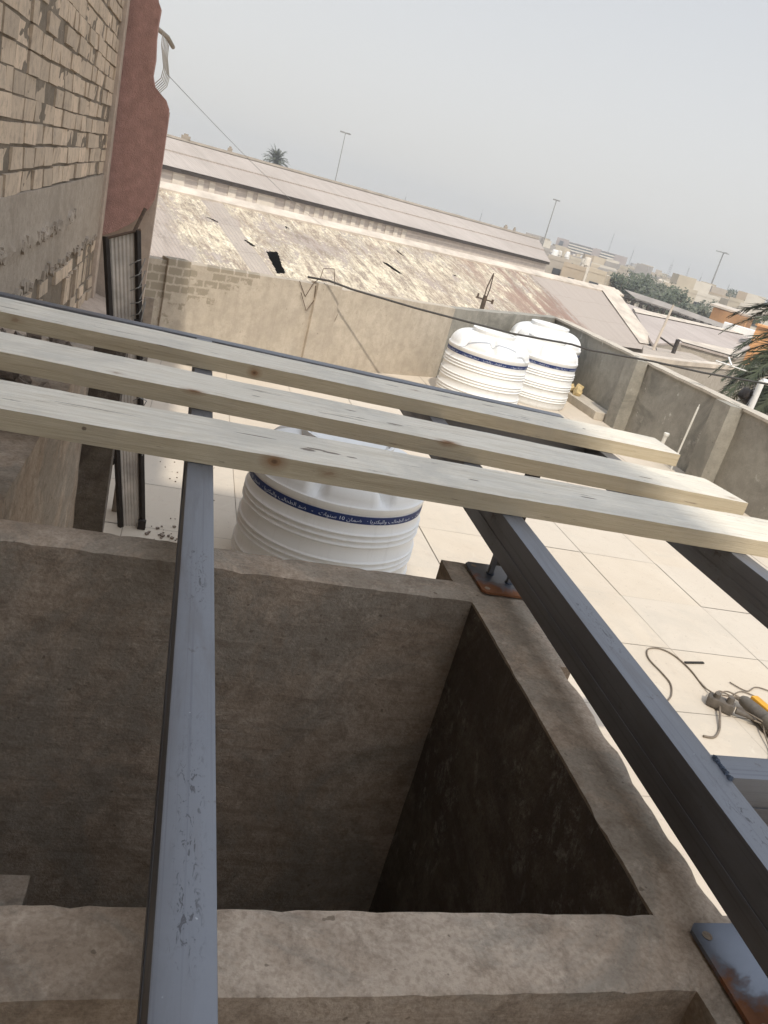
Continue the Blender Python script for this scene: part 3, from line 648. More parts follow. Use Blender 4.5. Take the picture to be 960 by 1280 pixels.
mb.v = rough(mb.v, .006, 30); o = mb.build('squeezed_mortar', M['band'], nb); o['kind'] = 'stuff'
mb = MB(); mb.box(-.86, -.765, 7.35, 7.50, .4, 3.8); mb.v = rough(mb.v, .0, 3); mb.build('corner_strip', M['pale_wall'], nb, bevel=.008)
# sill ledge under the brickwork, sloppy mortar
mb = MB(); Y = lin(3.9, 7.6, .05)
for a, b in zip(Y, Y[1:]):
    X = lin(-.86, -.56, .04)
    for c, d in zip(X, X[1:]): mb.quad((c, a, .52 - (c + .86) * .25), (d, a, .52 - (d + .86) * .25), (d, b, .52 - (d + .86) * .25), (c, b, .52 - (c + .86) * .25))
    Z = lin(-.62, .445, .06)
    for c, d in zip(Z, Z[1:]): mb.quad((-.56, a, c), (-.56, b, c), (-.56, b, d), (-.56, a, d))
mb.v = rough(mb.v, .015, 5, 2); mb.build('sill_ledge', M['pale_wall'], nb, smooth=R(50))

rh = thing('red_house', 'house beyond the brick one with dusky red stucco balcony side', 'house')
OUT = [(-.86, 4.6), (-.60, 4.6), (-.60, 3.0), (-.57, 2.86), (-.54, 2.81), (-.545, 2.71), (-.545, 2.60), (-.53, 2.45), (-.535, 2.33), (-.51, 2.255), (-.46, 2.215), (-.41, 2.18), (-.378, 2.12), (-.37, 2.02), (-.37, 1.61), (-.39, 1.40), (-.43, 1.30), (-.54, 1.17), (-.66, 1.07), (-.76, 1.01), (-.86, .99)]
mb = MB(); n = len(OUT); i = 0
mb.v = [(x, 7.55, z) for x, z in OUT] + [(x, 7.68, z) for x, z in OUT]
mb.f = [tuple(range(n)), tuple(range(n, 2 * n))[::-1]] + [(k, (k + 1) % n, n + (k + 1) % n, n + k) for k in range(n)]
mb.build('balcony_side', M['red'], rh)
mb = MB(); mb.box(-.90, -.375, 7.69, 7.80, -.65, 2.1); mb.build('wall', M['pale_wall'], rh); mb = MB(); mb.box(-4, -.90, 7.69, 12, GZ, 6.5); mb.build('rear_wall', M['pale_wall'], rh)
rl = MB(); rl.tube([(-.60, 7.72, 2.70), (-.50, 8.15, 2.685), (-.485, 8.9, 2.69)], .02, 8); rail = rl.build('railing', M['ridge_dirty'], rh)
mb = MB()
for k in range(6):
    y = 7.80 + k * .2; mb.tube([(-.52, y, 2.69), (-.515, y, 2.58), (-.495, y, 2.50), (-.475, y, 2.42), (-.485, y, 2.34), (-.54, y, 2.27), (-.60, y, 2.24)], .004, 6)
mb.build('bars', M['coping'], rail)
mb = MB(); mb.box(-.63, -.48, 7.7, 9.0, 2.10, 2.215); mb.build('slab', M['coping'], rh)

# ------------------------------------------------------------------ leaning gate leaf with wires
gt = thing('leaning_gate', 'dark framed ribbed sheet gate leaf leaning against the wall stub', 'gate')
def gp(a, h, o=0.0):      # a across 0..1, h up 0..1
    b0, b1 = Vector((-.145, 3.98, 0)), Vector((-.035, 4.0, 0)); t0, t1 = Vector((-.405, 4.14, 1.41)), Vector((-.27, 4.16, 1.47))
    return (b0.lerp(b1, a)).lerp(t0.lerp(t1, a), h) + Vector((0, -o, 0))
mb = MB(); N = 44
for k in range(N):
    for h in range(10):
        f = lambda q: .0022 * math.sin(q * 8 * 2 * PI)
        a0, a1 = k / N, (k + 1) / N
        mb.quad(gp(a0, h / 10, f(a0)), gp(a1, h / 10, f(a1)), gp(a1, (h + 1) / 10, f(a1)), gp(a0, (h + 1) / 10, f(a0)))
mb.build('sheet', M['gate_sheet'], gt, smooth=R(60))
for a in (.0, 1.0):
    mb = MB(); mb.tube([gp(a, 0, .012), gp(a, 1, .012)], .0155, 4); mb.build('bar', M['gate_bar'], gt)
mb = MB(); mb.tube([gp(-.05, .995, .014), gp(1.1, 1.0, .014)], .007, 6); mb.tube([gp(.9, 1.0, .01), gp(1.25, 1.06, .0)], .009, 5); mb.build('top_wire', M['rust_wire'], gt)
random.seed(8); mb = MB()
for k in range(16):
    h = .30 + .04 * k; mb.tube([gp(.72, h, .03), gp(1.0, h + .02 * random.random(), .045), gp(1.25, h + random.uniform(-.04, .04), .03), gp(1.05, h - .03, .035)], .0028, 5)
mb.build('wire_wrap', M['pole'], gt)
for bx_, at_ in (((-.02, .02, -.012, .012, -.025, .025), gp(.98, .02, .03)), ((-.016, .016, -.012, .012, -.04, .04), gp(.92, .70, .035)), ((-.03, .012, -.01, .01, -.015, .02), gp(-.2, .25, .03))):
    mb = MB(); mb.box(*bx_, Matrix.Translation(at_)); mb.build('hinge', M['gate_bar'], gt)
# scrap timber bits
mb = MB(); mb.box(-.17, .17, -.02, .02, -.01, .01, Matrix.Translation((-.50, 2.62, .972)) @ Matrix.Rotation(-.18, 4, 'Z')); mb.box(-.11, .11, -.012, .012, -.008, .008, Matrix.Translation((-.47, 2.68, .99)) @ Matrix.Rotation(.25, 4, 'Z'))
o = mb.build('scrap_timber', M['gate_bar']); tag(o, 'short dark timber scraps on the low wall behind the planks', 'timber scrap')
mb = MB(); mb.box(-.21, -.14, 4.14, 4.17, 0, .93, Matrix.Rotation(.0, 4, 'Z')); o = mb.build('leaning_board', M['timber_old'], bevel=.003); tag(o, 'upright weathered grey board beside the leaning gate leaf', 'board')
mb = MB(); mb.box(-.42, -.27, 7.50, 7.53, 0, .58); o = mb.build('stored_panel', M['timber_old'], bevel=.004); tag(o, 'grey panels standing against the far parapet near the red house', 'panel')
random.seed(5); mb = MB()
for k in range(26):
    s_ = random.uniform(.002, .009); x, y = random.gauss(.06, .07), random.gauss(3.93, .08); mb.box(-s_, s_, -s_, s_ * .8, -s_ * .4, s_ * .5, Matrix.Translation((x, y, .005 + s_ * .4)) @ Matrix.Rotation(random.random() * 3, 4, 'Z'))
for k in range(22):
    s_ = random.uniform(.002, .005); x, y = random.uniform(-.02, .35), random.uniform(4.0, 5.1); mb.box(-s_, s_, -s_, s_, -s_ * .4, s_ * .5, Matrix.Translation((x, y, .004 + s_ * .4)))
mb.v = rough(mb.v, .003, 40); o = mb.build('floor_crumbs', M['rubble']); tag(o, 'brown mortar crumbs scattered on the shaded paving slabs', 'debris'); o['kind'] = 'stuff'

# ------------------------------------------------------------------ water tanks
AR = "\uFE8D\uFEF3\uFEAE\uFE98\uFEDC\uFE92\uFEDF\uFE8D\uFEED"      # already in visual order
AR2 = "\uFE90\uFEDF\uFE8E\uFEA4\uFEC4\uFEDF\uFE8D"
AR3 = "\uFEAA\uFEBF"; AR4 = "\uFE95\uFE8D\uFEEE\uFEE8\uFEB3"; AR5 = "\uFEE5\uFE8E\uFEE4\uFEBF"
BAND = AR + " " + AR2 + " " + AR3 + "   -   " + AR4 + " 10 " + AR5 + "   ·   "
def band_text():
    cu = bpy.data.curves.new('band_text', 'FONT'); cu.body = BAND; cu.size = 1.0; cu.extrude = 0.0; cu.resolution_u = 2
    o = bpy.data.objects.new('band_text', cu); C.objects.link(o); dg = bpy.context.evaluated_depsgraph_get()
    me = bpy.data.meshes.new_from_object(o.evaluated_get(dg)); bpy.data.objects.remove(o); 
    vs = [v.co.copy() for v in me.vertices]; fs = [tuple(p.vertices) for p in me.polygons]
    bpy.data.meshes.remove(me); return vs, fs
def make_tank(label, group):
    """unit tank: radius .46, band at .59, collar top .84; parts body, band, lettering, lid"""
    t = thing('water_tank', label, 'water tank', group=group); r = .46
    prof = [(.455, .0), (.465, .015), (r + .012, .04)]
    def ribs(z):
        r = .472 - .010 * (z / .5) ** 3; return [(r, z - .0105), (r + .004, z - .007), (r + .010, z - .002), (r + .010, z + .002), (r + .004, z + .007), (r, z + .0105)]
    for g in (.10, .25, .40):
        for k in range(3): prof += ribs(g + k * .030)
    prof += [(r, .50), (r + .003, .515), (r + .003, .555), (r, .565), (r + .006, .572), (r + .006, .60), (r - .004, .607)]
    NS = 160; V = []; F = []
    rings = [[(pr, pz)] * NS for pr, pz in prof]
    # lobed shoulder: eight bulging petals with sunk flutes between
    for u in [k / 12 for k in range(1, 13)]:
        ring = []
        for j in range(NS):
            th = 2 * PI * j / NS; l = abs(math.sin(4 * th)) ; lobe = min(1.0, l * 1.9) ; lobe = lobe * lobe * (3 - 2 * lobe)
            w = math.sin(min(1, u * 1.0) * PI) ** .6 if u < 1 else 0
            pr = r - .004 - .215 * (u ** 1.7) ; pz = .607 + .165 * math.sin(u * PI / 2) ** .9
            pr -= .055 * w * (1 - lobe); pz -= .050 * w * (1 - lobe); ring.append((pr, pz))
        rings.append(ring)
    for pr, pz in ((.238, .778), (.240, .786), (.246, .806), (.244, .814), (.234, .816), (.226, .812), (.222, .780)): rings.append([(pr, pz)] * NS)
    for ring in rings:
        for j, (pr, pz) in enumerate(ring): th = 2 * PI * j / NS; V.append((pr * math.cos(th), pr * math.sin(th), pz))
    for k in range(len(rings) - 1):
        for j in range(NS): F.append((k * NS + j, k * NS + (j + 1) % NS, (k + 1) * NS + (j + 1) % NS, (k + 1) * NS + j))
    mb = MB(); mb.v = V; mb.f = F; mb.build('body', M['tank'], t, smooth=R(50))
    mb = MB(); L = [(.224, .781), (.204, .782), (.202, .798), (.19, .802), (.17, .796), (.06, .806), (.0, .808)]; V = []; F = []
    for pr, pz in L:
        for j in range(48): th = 2 * PI * j / 48; V.append((pr * math.cos(th), pr * math.sin(th), pz))
    for k in range(len(L) - 1):
        for j in range(48): F.append((k * 48 + j, k * 48 + (j + 1) % 48, (k + 1) * 48 + (j + 1) % 48, (k + 1) * 48 + j))
    mb.v = V; mb.f = F; mb.build('lid', M['tank'], t, smooth=R(50))
    mb = MB(); rb = r + .0045
    for j in range(NS): 
        a, b = 2 * PI * j / NS, 2 * PI * (j + 1) / NS; P = lambda q, z, rr: (rr * math.cos(q), rr * math.sin(q), z)
        mb.quad(P(a, .520, rb), P(b, .520, rb), P(b, .560, rb), P(a, .560, rb))
    bd = mb.build('blue_band', M['blue'], t, smooth=R(50))
    vs, fs = TXT
    wdt = max(v.x for v in vs); h = .0255; rep = 5; circ = 2 * PI * rb; sx_ = circ / rep / (wdt + .35)
    mb = MB()
    for q in range(rep):
        off = len(mb.v)
        for v in vs: a = q * 2 * PI / rep + v.x * sx_ / rb; z = .530 + v.y * h; mb.v.append(((rb + .0015) * math.cos(a), (rb + .0015) * math.sin(a), z))
        mb.f += [tuple(off + k for k in f) for f in fs]
    mb.build('lettering', M['letter'], bd, recalc=False)
    return t
TXT = band_text()
def dup(root, loc, rotz, label, scale):
    r = root.copy(); C.objects.link(r); r.location = loc; r.rotation_euler = (0, 0, rotz); r['label'] = label; r.scale = (scale,) * 3
    for ch in list(root.children):
        c = ch.copy(); C.objects.link(c); c.parent = r
        for g in ch.children: d = g.copy(); C.objects.link(d); d.parent = c
    return r
tk = make_tank('white ribbed water tank half hidden under the planks, in shade', 'white plastic water tanks on the terrace')
tk.location = (.878, 3.749, .001); tk.rotation_euler = (0, 0, 1.15); tk.scale = (.970,) * 3
dup(tk, (3.41, 8.73, .001), .5, 'white ribbed tank on the left of the sunlit pair by the parapet bend', 1.03)
dup(tk, (4.44, 9.53, .001), .2, 'white ribbed tank on the right of the sunlit pair, nearer the kerb', 1.0)
dup(tk, (4.83, 10.42, .001), .9, 'tank mostly hidden behind the two sunlit tanks, only its top showing', 1.10)

# ------------------------------------------------------------------ steel frame
fr = thing('steel_frame', 'dark blue grey welded steel tube frame carrying the planks over the shaft', 'steel frame')
def bar(p, q, w, z0, z1, name='beam', seam=True, label=None, mat='steel'):
    p = Vector((*p, 0)); q = Vector((*q, 0)); d = (q - p); L = d.length; d.normalize(); n = Vector((-d.y, d.x, 0))
    # local: Y along
    mtx = Matrix((( -n.x, d.x, 0, 0), (-n.y, d.y, 0, 0), (0, 0, 1, 0), (0, 0, 0, 1)))
    mb = MB(); mb.box(-w / 2, w / 2, 0, L, z0, z1)
    if seam:
        zm = z0 + (z1 - z0) * .42
        mb.box(-w / 2 - .0022, w / 2 + .0022, .0005, L - .0005, zm - .0015, zm + .0015)
    o = mb.build(name, M[mat], fr, bevel=.0035, smooth=R(30)); mtx.translation = p; o.matrix_local = mtx
    if label: o['label'] = label
    return o
B0, B1 = 1.03, 1.15
b1 = bar((.1015, -.55), (.1015, 3.56), .067, B0, B1, label='left beam with scratched pale top face')
b2 = bar((.936, -.55), (1.052, 3.50), .067, B0, B1, label='middle beam welded to base plates')
b3 = bar((1.819, -.55), (1.819, 3.46), .067, B0, B1, label='right beam in sun past the planks')
bar((-.9, 3.645), (1.855, 3.545), .060, B0, B1 - .003, 'end_beam')
bar((1.075, 3.13), (1.783, 3.12), .055, B0 + .002, B1 - .004, 'cross_beam'); bar((1.012, .955), (1.783, .965), .060, B0 + .003, B1 - .004, 'cross_beam')
mb = MB(); mb.box(-.03, .03, -.03, .03, -1.628, 0); o = mb.build('leg', M['gate_bar'], fr, bevel=.003); o.location = (1.822, 3.57, 1.03)
mb = MB(); mb.box(-.03, .03, -.03, .03, -1.628, 0); o = mb.build('leg', M['gate_bar'], fr, bevel=.003); o.location = (1.822, -.4, 1.03)
def plate(x0, x1, y0, y1, z, holes):
    NX = 26; mb = MB(); 
    bm = bmesh.new(); c = .012
    pts = [(x0 + c, y0), (x1 - c, y0), (x1, y0 + c), (x1, y1 - c), (x1 - c, y1), (x0 + c, y1), (x0, y1 - c), (x0, y0 + c)]
    cx_, cy_ = (x0 + x1) / 2, (y0 + y1) / 2
    mb.prism([(a - cx_, b - cy_) for a, b in pts], 0, .007)
    o = mb.build('base_plate', M['plate'], fr); o.location = (cx_, cy_, z)
    for (hx, hy) in holes:
        mb = MB(); mb.tube([(hx - cx_, hy - cy_, .0075), (hx - cx_, hy - cy_, .0078)], .0085, 16); h = mb.build('bolt_hole', M['shaft'], o)
        mb = MB(); 
    return o
plate(.928, 1.13, 1.872, 2.06, .956, [(.948, 1.895), (.950, 2.035), (1.108, 1.895), (1.108, 2.035)])
plate(.926, 1.14, .585, .786, .956, [(.948, .762), (1.115, .762), (.948, .61)])
for (x, y) in ((.990, 1.995), (1.035, 1.95), (1.01, .66)):
    mb = MB(); mb.box(-.007, .007, -.007, .007, 0, .068); o = mb.build('stub_post', M['steel'], fr); o.location = (x, y, .962)
    mb = MB(); 
    for k in range(10): a = k * 2 * PI / 10; mb.tube([(.010 * math.cos(a), .010 * math.sin(a), .0), (.009 * math.cos(a), .009 * math.sin(a), .004)], .003, 6)
    w = mb.build('weld_bead', M['weld'], o)
mb = MB(); random.seed(2)
for k in range(9): 
    y = .915 + k * .0065; mb.tube([(1.008 + .0004 * k, y, 1.147), (1.012 + .0004 * k, y + .004, 1.152 + random.uniform(-.002, .002))], .0042 + random.uniform(-.001, .0015), 7)
mb.build('weld_bead', M['weld'], fr)

# ------------------------------------------------------------------ planks
def plank(ax, ay, bx, by, w, mat, emat, label, z=1.152, th=.055, cut=0.0, seed=0):
    a = Vector((ax, ay)); b = Vector((bx, by)); L = (b - a).length; an = math.atan2(b.y - a.y, b.x - a.x)
    A = lin(0, L, .04); Wd = lin(-w / 2, w / 2, .03); T = lin(0, th, .018); mb = MB()
    f = lambda x, y: x + (cut * (y / w) if x > L - .001 else 0)
    for p, q in zip(A, A[1:]):
        for c, d in zip(Wd, Wd[1:]):
            for zz in (0, th): mb.quad((f(p, c), c, zz), (f(q, c), c, zz), (f(q, d), d, zz), (f(p, d), d, zz))
        for c, d in zip(T, T[1:]):
            for y in (-w / 2, w / 2): mb.quad((f(p, y), y, c), (f(q, y), y, c), (f(q, y), y, d), (f(p, y), y, d))
    for x in (0, L):
        for c, d in zip(Wd, Wd[1:]):
            for u, v in zip(T, T[1:]): mb.quad((f(x, c), c, u), (f(x, d), d, u), (f(x, d), d, v), (f(x, c), c, v))
    def dd(p):
        x, y, z_ = p; k = 1 if abs(abs(y) - w / 2) < 1e-4 else 0
        return (x, y + .0025 * noise.noise(Vector((x * 2.2, y * 2, seed))) + k * .002 * noise.noise(Vector((x * 11, z_ * 30, seed))), z_ + (.0018 * noise.noise(Vector((x * 3, y * 8, seed + 4))) if z_ > .001 else 0) - (.002 * abs(noise.noise(Vector((x * 9, 0, seed)))) if k and z_ > th - .001 else 0))
    mb.v = [dd(p) for p in mb.v]
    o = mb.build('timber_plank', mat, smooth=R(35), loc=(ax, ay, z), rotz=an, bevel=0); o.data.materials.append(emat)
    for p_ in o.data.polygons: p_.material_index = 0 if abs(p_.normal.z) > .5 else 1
    tag(o, label, 'plank', 'pale timber planks lying across the steel beams'); return o
plank(-1.3, 2.125, 2.75, 2.135, .235, M['plank3'], M['edge3'], 'nearest timber plank, the longest, running out of the right edge', seed=1)
plank(-1.3, 2.668, 2.10, 2.535, .238, M['plank2'], M['edge2'], 'middle timber plank of three across the beams', cut=-.05, seed=5)
plank(-1.3, 3.175, 2.165, 3.085, .238, M['plank1'], M['edge1'], 'farthest and shortest timber plank beside the steel end beam', cut=.0, seed=9)

# ------------------------------------------------------------------ pipes, cable and tools on the terrace
mb = MB(); mb.tube([(5.32, 7.36, 0), (5.30, 7.30, .735)], .011, 10); mb.tube([(5.30, 7.30, .735), (5.298, 7.295, .765)], .005, 6)
o = mb.build('thin_pipe', M['white_pipe'], smooth=R(40)); tag(o, 'tall thin white pipe standing by the second buttress pier', 'pipe')
mb = MB(); mb.tube([(5.22, 7.56, 0), (5.20, 7.50, .34)], .022, 14); mb.tube([(5.2, 7.50, .33), (5.1995, 7.498, .355)], .030, 14)
o = mb.build('stub_pipe', M['white_pipe'], smooth=R(40)); tag(o, 'short thick white vent pipe rising behind the farthest plank', 'pipe')
def sag(p, q, s_, n=24):
    p, q = Vector(p), Vector(q); return [p.lerp(q, k / n) - Vector((0, 0, s_ * 4 * (k / n) * (1 - k / n))) for k in range(n + 1)]
mb = MB(); P = [(1.17, 8.60, .955), (1.40, 8.58, .97), (1.65, 8.53, .945), (2.34, 8.39, .925), (2.63, 8.33, .925), (3.38, 8.18, .925), (4.04, 8.05, .975), (4.25, 8.01, .965), (4.94, 7.87, 1.02), (5.52, 7.76, 1.04), (6.25, 7.61, 1.10), (8, 7.2, 1.3)]
mb.tube(P, .011, 8); o = mb.build('power_cable', M['wire'], smooth=3.2); tag(o, 'dark cable strung from the far parapet over the tanks to the right', 'cable')
mb = MB(); P = [(5.60, 7.0, .86), (6.6, 8.2, .87), (8.0, 10.0, .80)]; mb.tube(P, .005, 6); o = mb.build('thin_cable', M['wire']); tag(o, 'thin dark cable on the wall beyond the right parapet', 'cable')
mb = MB()
for P in ([(1.10, 8.42, .91), (1.20, 8.50, .76), (1.26, 8.52, .915), (1.33, 8.60, .97), (1.34, 8.60, 1.07), (1.46, 8.66, 1.09), (1.52, 8.70, .90)], [(1.14, 8.44, .80), (1.24, 8.50, .62), (1.31, 8.55, .74), (1.29, 8.54, .89)], [(1.38, 8.58, .93), (1.48, 8.66, .60), (1.545, 8.70, .33), (1.60, 8.725, .05)], [(1.62, 8.74, .62), (1.555, 8.70, .34)]):
    mb.tube([Vector(p) + Vector((-.02, .045, 0)) for p in P], .0042, 6)
o = mb.build('bent_rebar', M['rust_wire'], smooth=R(60)); tag(o, 'rusty bent bars and wire hanging on the far tan parapet', 'bent rebar')
# thin wire from the balcony to the warehouse
mb = MB(); mb.tube(sag((-.48, 8.3, 2.42), (5.8, 32.5, .1), .25), .0032, 5); o = mb.build('overhead_wire', M['pole']); tag(o, 'thin wire running from the red balcony railing to the warehouse roof', 'wire')

# extension lead and grinder
def smooth_path(P, n=8):
    P = [Vector(p) for p in P]; P = [P[0]] + P + [P[-1]]; out = []
    for k in range(1, len(P) - 2):
        for i in range(n):
            t = i / n; a, b, c, d = P[k - 1], P[k], P[k + 1], P[k + 2]
            out.append(.5 * ((2 * b) + (-a + c) * t + (2 * a - 5 * b + 4 * c - d) * t * t + (-a + 3 * b - 3 * c + d) * t ** 3))
    out.append(P[-2]); return out
el = thing('extension_lead', 'brown extension lead looping over the sunlit slabs to a dusty socket block', 'extension lead')
mb = MB(); Z = .008
mb.tube(smooth_path([(2.56, 2.86, Z), (2.62, 2.92, Z), (2.675, 3.02, Z), (2.68, 3.12, Z), (2.675, 3.25, Z), (2.73, 3.35, Z), (2.82, 3.37, Z), (2.88, 3.31, Z), (2.90, 3.18, Z), (2.885, 3.03, Z), (2.88, 2.93, .03), (2.86, 2.86, .05)]), .0042, 7)
mb.tube(smooth_path([(2.87, 2.90, .04), (2.98, 2.97, .03), (3.06, 2.92, .02), (3.10, 2.82, .02), (3.05, 2.70, .03), (2.96, 2.72, .04)]), .0042, 7)
mb.tube(smooth_path([(2.86, 2.88, .05), (2.92, 2.95, .04), (3.02, 2.88, .03), (3.05, 2.78, .05), (2.98, 2.66, .03), (2.92, 2.52, Z), (2.80, 2.40, Z)]), .004, 7)
mb.tube(smooth_path([(2.84, 2.83, .03), (2.79, 2.75, .02), (2.73, 2.66, Z), (2.66, 2.60, Z), (2.60, 2.60, Z)]), .006, 7)
mb.tube(smooth_path([(2.98, 2.93, .02), (3.12, 3.02, Z), (3.20, 2.96, Z), (3.18, 2.88, Z), (3.24, 2.82, Z)]), .0035, 7)
mb.tube(smooth_path([(3.10, 3.10, Z), (3.16, 3.03, Z), (3.26, 3.08, Z), (3.34, 3.05, Z)]), .0035, 7)
mb.tube(smooth_path([(2.90, 2.86, .04), (2.98, 2.90, .05), (3.04, 2.84, .05), (3.06, 2.74, .06), (3.02, 2.68, .05), (2.97, 2.74, .05), (2.93, 2.82, .04)]), .0035, 7)
mb.tube(smooth_path([(2.83, 2.90, .03), (2.87, 2.95, .02), (2.93, 2.93, .03), (3.0, 2.86, .06), (3.04, 2.77, .07), (3.0, 2.62, .03), (3.06, 2.50, Z)]), .0035, 7)
mb.build('cable', M['cable'], el, smooth=3.2)
mb = MB(); m_ = Matrix.Translation((2.86, 2.845, .034)) @ Matrix.Rotation(-.7, 4, 'Z')
mb.box(-.07, .06, -.034, .034, -.028, .022, m_); mb.v = rough(mb.v, .004, 12); mb.build('socket_block', M['socket'], el, bevel=.010, smooth=R(40))
mb = MB(); mb.tube([m_ @ Vector((.03, 0, .02)), m_ @ Vector((.03, 0, .055))], .020, 12, .016); mb.tube([m_ @ Vector((-.035, 0, .02)), m_ @ Vector((-.035, -.01, .05))], .019, 12, .014); mb.build('plug', M['socket'], el, smooth=R(40))
mb = MB(); m2 = m_ @ Matrix.Translation((.10, -.005, .0)); mb.tube([m2 @ Vector((-.03, 0, 0)), m2 @ Vector((.045, .005, .0)), m2 @ Vector((.075, .01, -.01))], .016, 10, .007); mb.build('plug', M['socket'], el, smooth=R(40))
gr = thing('angle_grinder', 'yellow and grey power tool lying on the slabs at the right edge', 'power tool', (3.025, 2.80, .045))
gr.scale = (1.25,) * 3
d_ = (Vector((3.07, 2.48, 0)) - Vector((3.02, 2.80, 0))).normalized()
mtx = Matrix.Translation((0, 0, 0)) @ Matrix.Rotation(math.atan2(d_.y, d_.x), 4, 'Z')
mb = MB(); mb.tube([mtx @ Vector((x, 0, 0)) for x in (-.07, -.05, .0, .08, .15)], .02, 16); 
def lathe_path(prof, n=16):
    m_b = MB(); i = 0
    for k, (x, r_) in enumerate(prof):
        for j in range(n): a = 2 * PI * j / n; m_b.v.append(tuple(mtx @ Vector((x, r_ * math.cos(a), r_ * math.sin(a) * .9))))
    for k in range(len(prof) - 1):
        for j in range(n): m_b.f.append((k * n + j, k * n + (j + 1) % n, (k + 1) * n + (j + 1) % n, (k + 1) * n + j))
    m_b.f.append(tuple(range(n))[::-1]); m_b.f.append(tuple((len(prof) - 1) * n + j for j in range(n))); return m_b
lathe_path([(-.075, .018), (-.06, .026), (.0, .031), (.055, .033), (.06, .036)]).build('grip', M['grinder_grey'], gr, smooth=R(50))
lathe_path([(.061, .037), (.10, .042), (.17, .043), (.20, .040)]).build('motor_housing', M['grinder_grey'], gr, smooth=R(50))
mb = MB(); mb.box(-.05, .17, .008, .045, .0, .036, mtx @ Matrix.Rotation(.0, 4, 'X')); mb.build('yellow_casing', M['yellow'], gr, bevel=.006, smooth=R(40))
mb = MB(); mb.box(.19, .26, -.038, .038, -.03, .03, mtx); mb.build('gear_head', M['grinder_grey'], gr, bevel=.01, smooth=R(40))
mb = MB(); mb.box(-.07, .07, -.008, .008, 0, .006, Matrix.Translation((2.98, 3.262, .004)) @ Matrix.Rotation(.12, 4, 'Z')); mb.v = [(x, y + (.006 if x > 3.0 else 0), z) for x, y, z in mb.v]
o = mb.build('black_offcut', M['black_stick'], bevel=.002); tag(o, 'small black offcut lying on a slab joint in the sun', 'offcut')

# terrace things sit on the lower level: the same layout seen from the eye, 2.5 m down
KEEP = {'shade_block', 'steel_frame', 'shaft_wall', 'timber_plank', 'low_side_wall', 'brick_house', 'red_house', 'overhead_wire', 'scrap_timber', 'camera', 'sun', 'ground'}
for o in list(C.objects):
    if o.parent or o.name.split('.')[0] in KEEP: continue
    o.location = Vector((0, 0, 1.9)) + (o.location - Vector((0, 0, 1.9))) * KF; o.scale = o.scale * KF
# ------------------------------------------------------------------ warehouses (local frame: X along the ridge, Y away, origin below the eye)
WROT = R(25.93); TS = .36
def wl(name, label, cat): return thing(name, label, cat, (0, 0, 0), WROT)
nw = wl('near_warehouse', 'long warehouse behind the parapet with flaking cream corrugated roof and holes', 'warehouse')
zr = lambda D: .3 - TS * (31 - D)
holes = [[(16.13, 27.33), (16.71, 27.45), (16.32, 25.95), (15.90, 25.85)], [(15.45, 27.90), (15.60, 27.95), (15.85, 27.60), (15.70, 27.52)], [(14.40, 29.02), (14.55, 29.05), (14.80, 28.8), (14.72, 28.78)], [(22.55, 28.45), (22.75, 28.40), (23.25, 27.75), (23.0, 27.65), (22.8, 27.85)], [(24.25, 29.8), (24.35, 29.8), (24.5, 29.45), (24.4, 29.4)], [(18.15, 29.72), (18.28, 29.74), (18.35, 29.6), (18.2, 29.55)], [(27.0, 28.6), (27.1, 28.62), (27.15, 28.5), (27.05, 28.48)]]
def inpoly(x, y, P):
    c = False
    for (x0, y0), (x1, y1) in zip(P, P[1:] + P[:1]):
        if (y0 > y) != (y1 > y) and x < (x1 - x0) * (y - y0) / (y1 - y0) + x0: c = not c
    return c
mb = MB(); XS = lin(-14, 14, .2) + lin(14, 25, .055)[1:] + lin(25, 44, .2)[1:]; DS = lin(24.7, 30.75, .055)
for xa, xb in zip(XS, XS[1:]):
    for da, db in zip(DS, DS[1:]):
        cx_, cd = (xa + xb) / 2, (da + db) / 2
        if cx_ > 42.9 - (31 - cd) * .45: continue
        if 12 < cx_ < 28 and any(inpoly(cx_ + .03 * noise.noise(Vector((cx_ * 3, cd * 3, 0))), cd, h) for h in holes): continue
        q = [(xa, da), (xb, da), (xb, db), (xa, db)]
        mb.quad(*[(x, d, zr(d) + .03 * noise.noise(Vector((x * .8, d * .5, 0))) + .02 * noise.noise(Vector((x * 3, d * 1.1, 4)))) for x, d in q])
mb.build('roof', M['old_roof'], nw, smooth=R(60))
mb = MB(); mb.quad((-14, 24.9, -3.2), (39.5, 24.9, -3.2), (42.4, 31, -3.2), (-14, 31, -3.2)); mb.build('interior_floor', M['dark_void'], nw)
mb = MB(); mb.quad((-14, 24.95, GZ), (39.9, 24.95, GZ), (39.9, 24.95, -1.95), (-14, 24.95, -1.95)); mb.quad((39.9, 24.95, GZ), (42.6, 31, GZ), (42.6, 31, .2), (39.9, 24.95, -1.95)); mb.quad((42.6, 31.4, GZ), (-14, 31.4, GZ), (-14, 31.4, .15), (42.6, 31.4, .15)); mb.build('wall', M['house_body'], nw)
mb = MB(); A = lin(-14, 43.2, .8)
for a, b in zip(A, A[1:]):
    w = lambda x: .05 * noise.noise(Vector((x * .4, 0, 0)))
    mb.quad((a, 30.45 + w(a), zr(30.45) + .07), (b, 30.45 + w(b), zr(30.45) + .07), (b, 31.0, .38), (a, 31.0, .38)); mb.quad((a, 31.0, .38), (b, 31.0, .38), (b, 31.5, .16), (a, 31.5, .16)); mb.quad((a, 30.45 + w(a), zr(30.45) - .02), (b, 30.45 + w(b), zr(30.45) - .02), (b, 30.45 + w(b), zr(30.45) + .07), (a, 30.45 + w(a), zr(30.45) + .07))
mb.build('ridge_flashing', M['ridge_cap'], nw)
mb = MB(); 
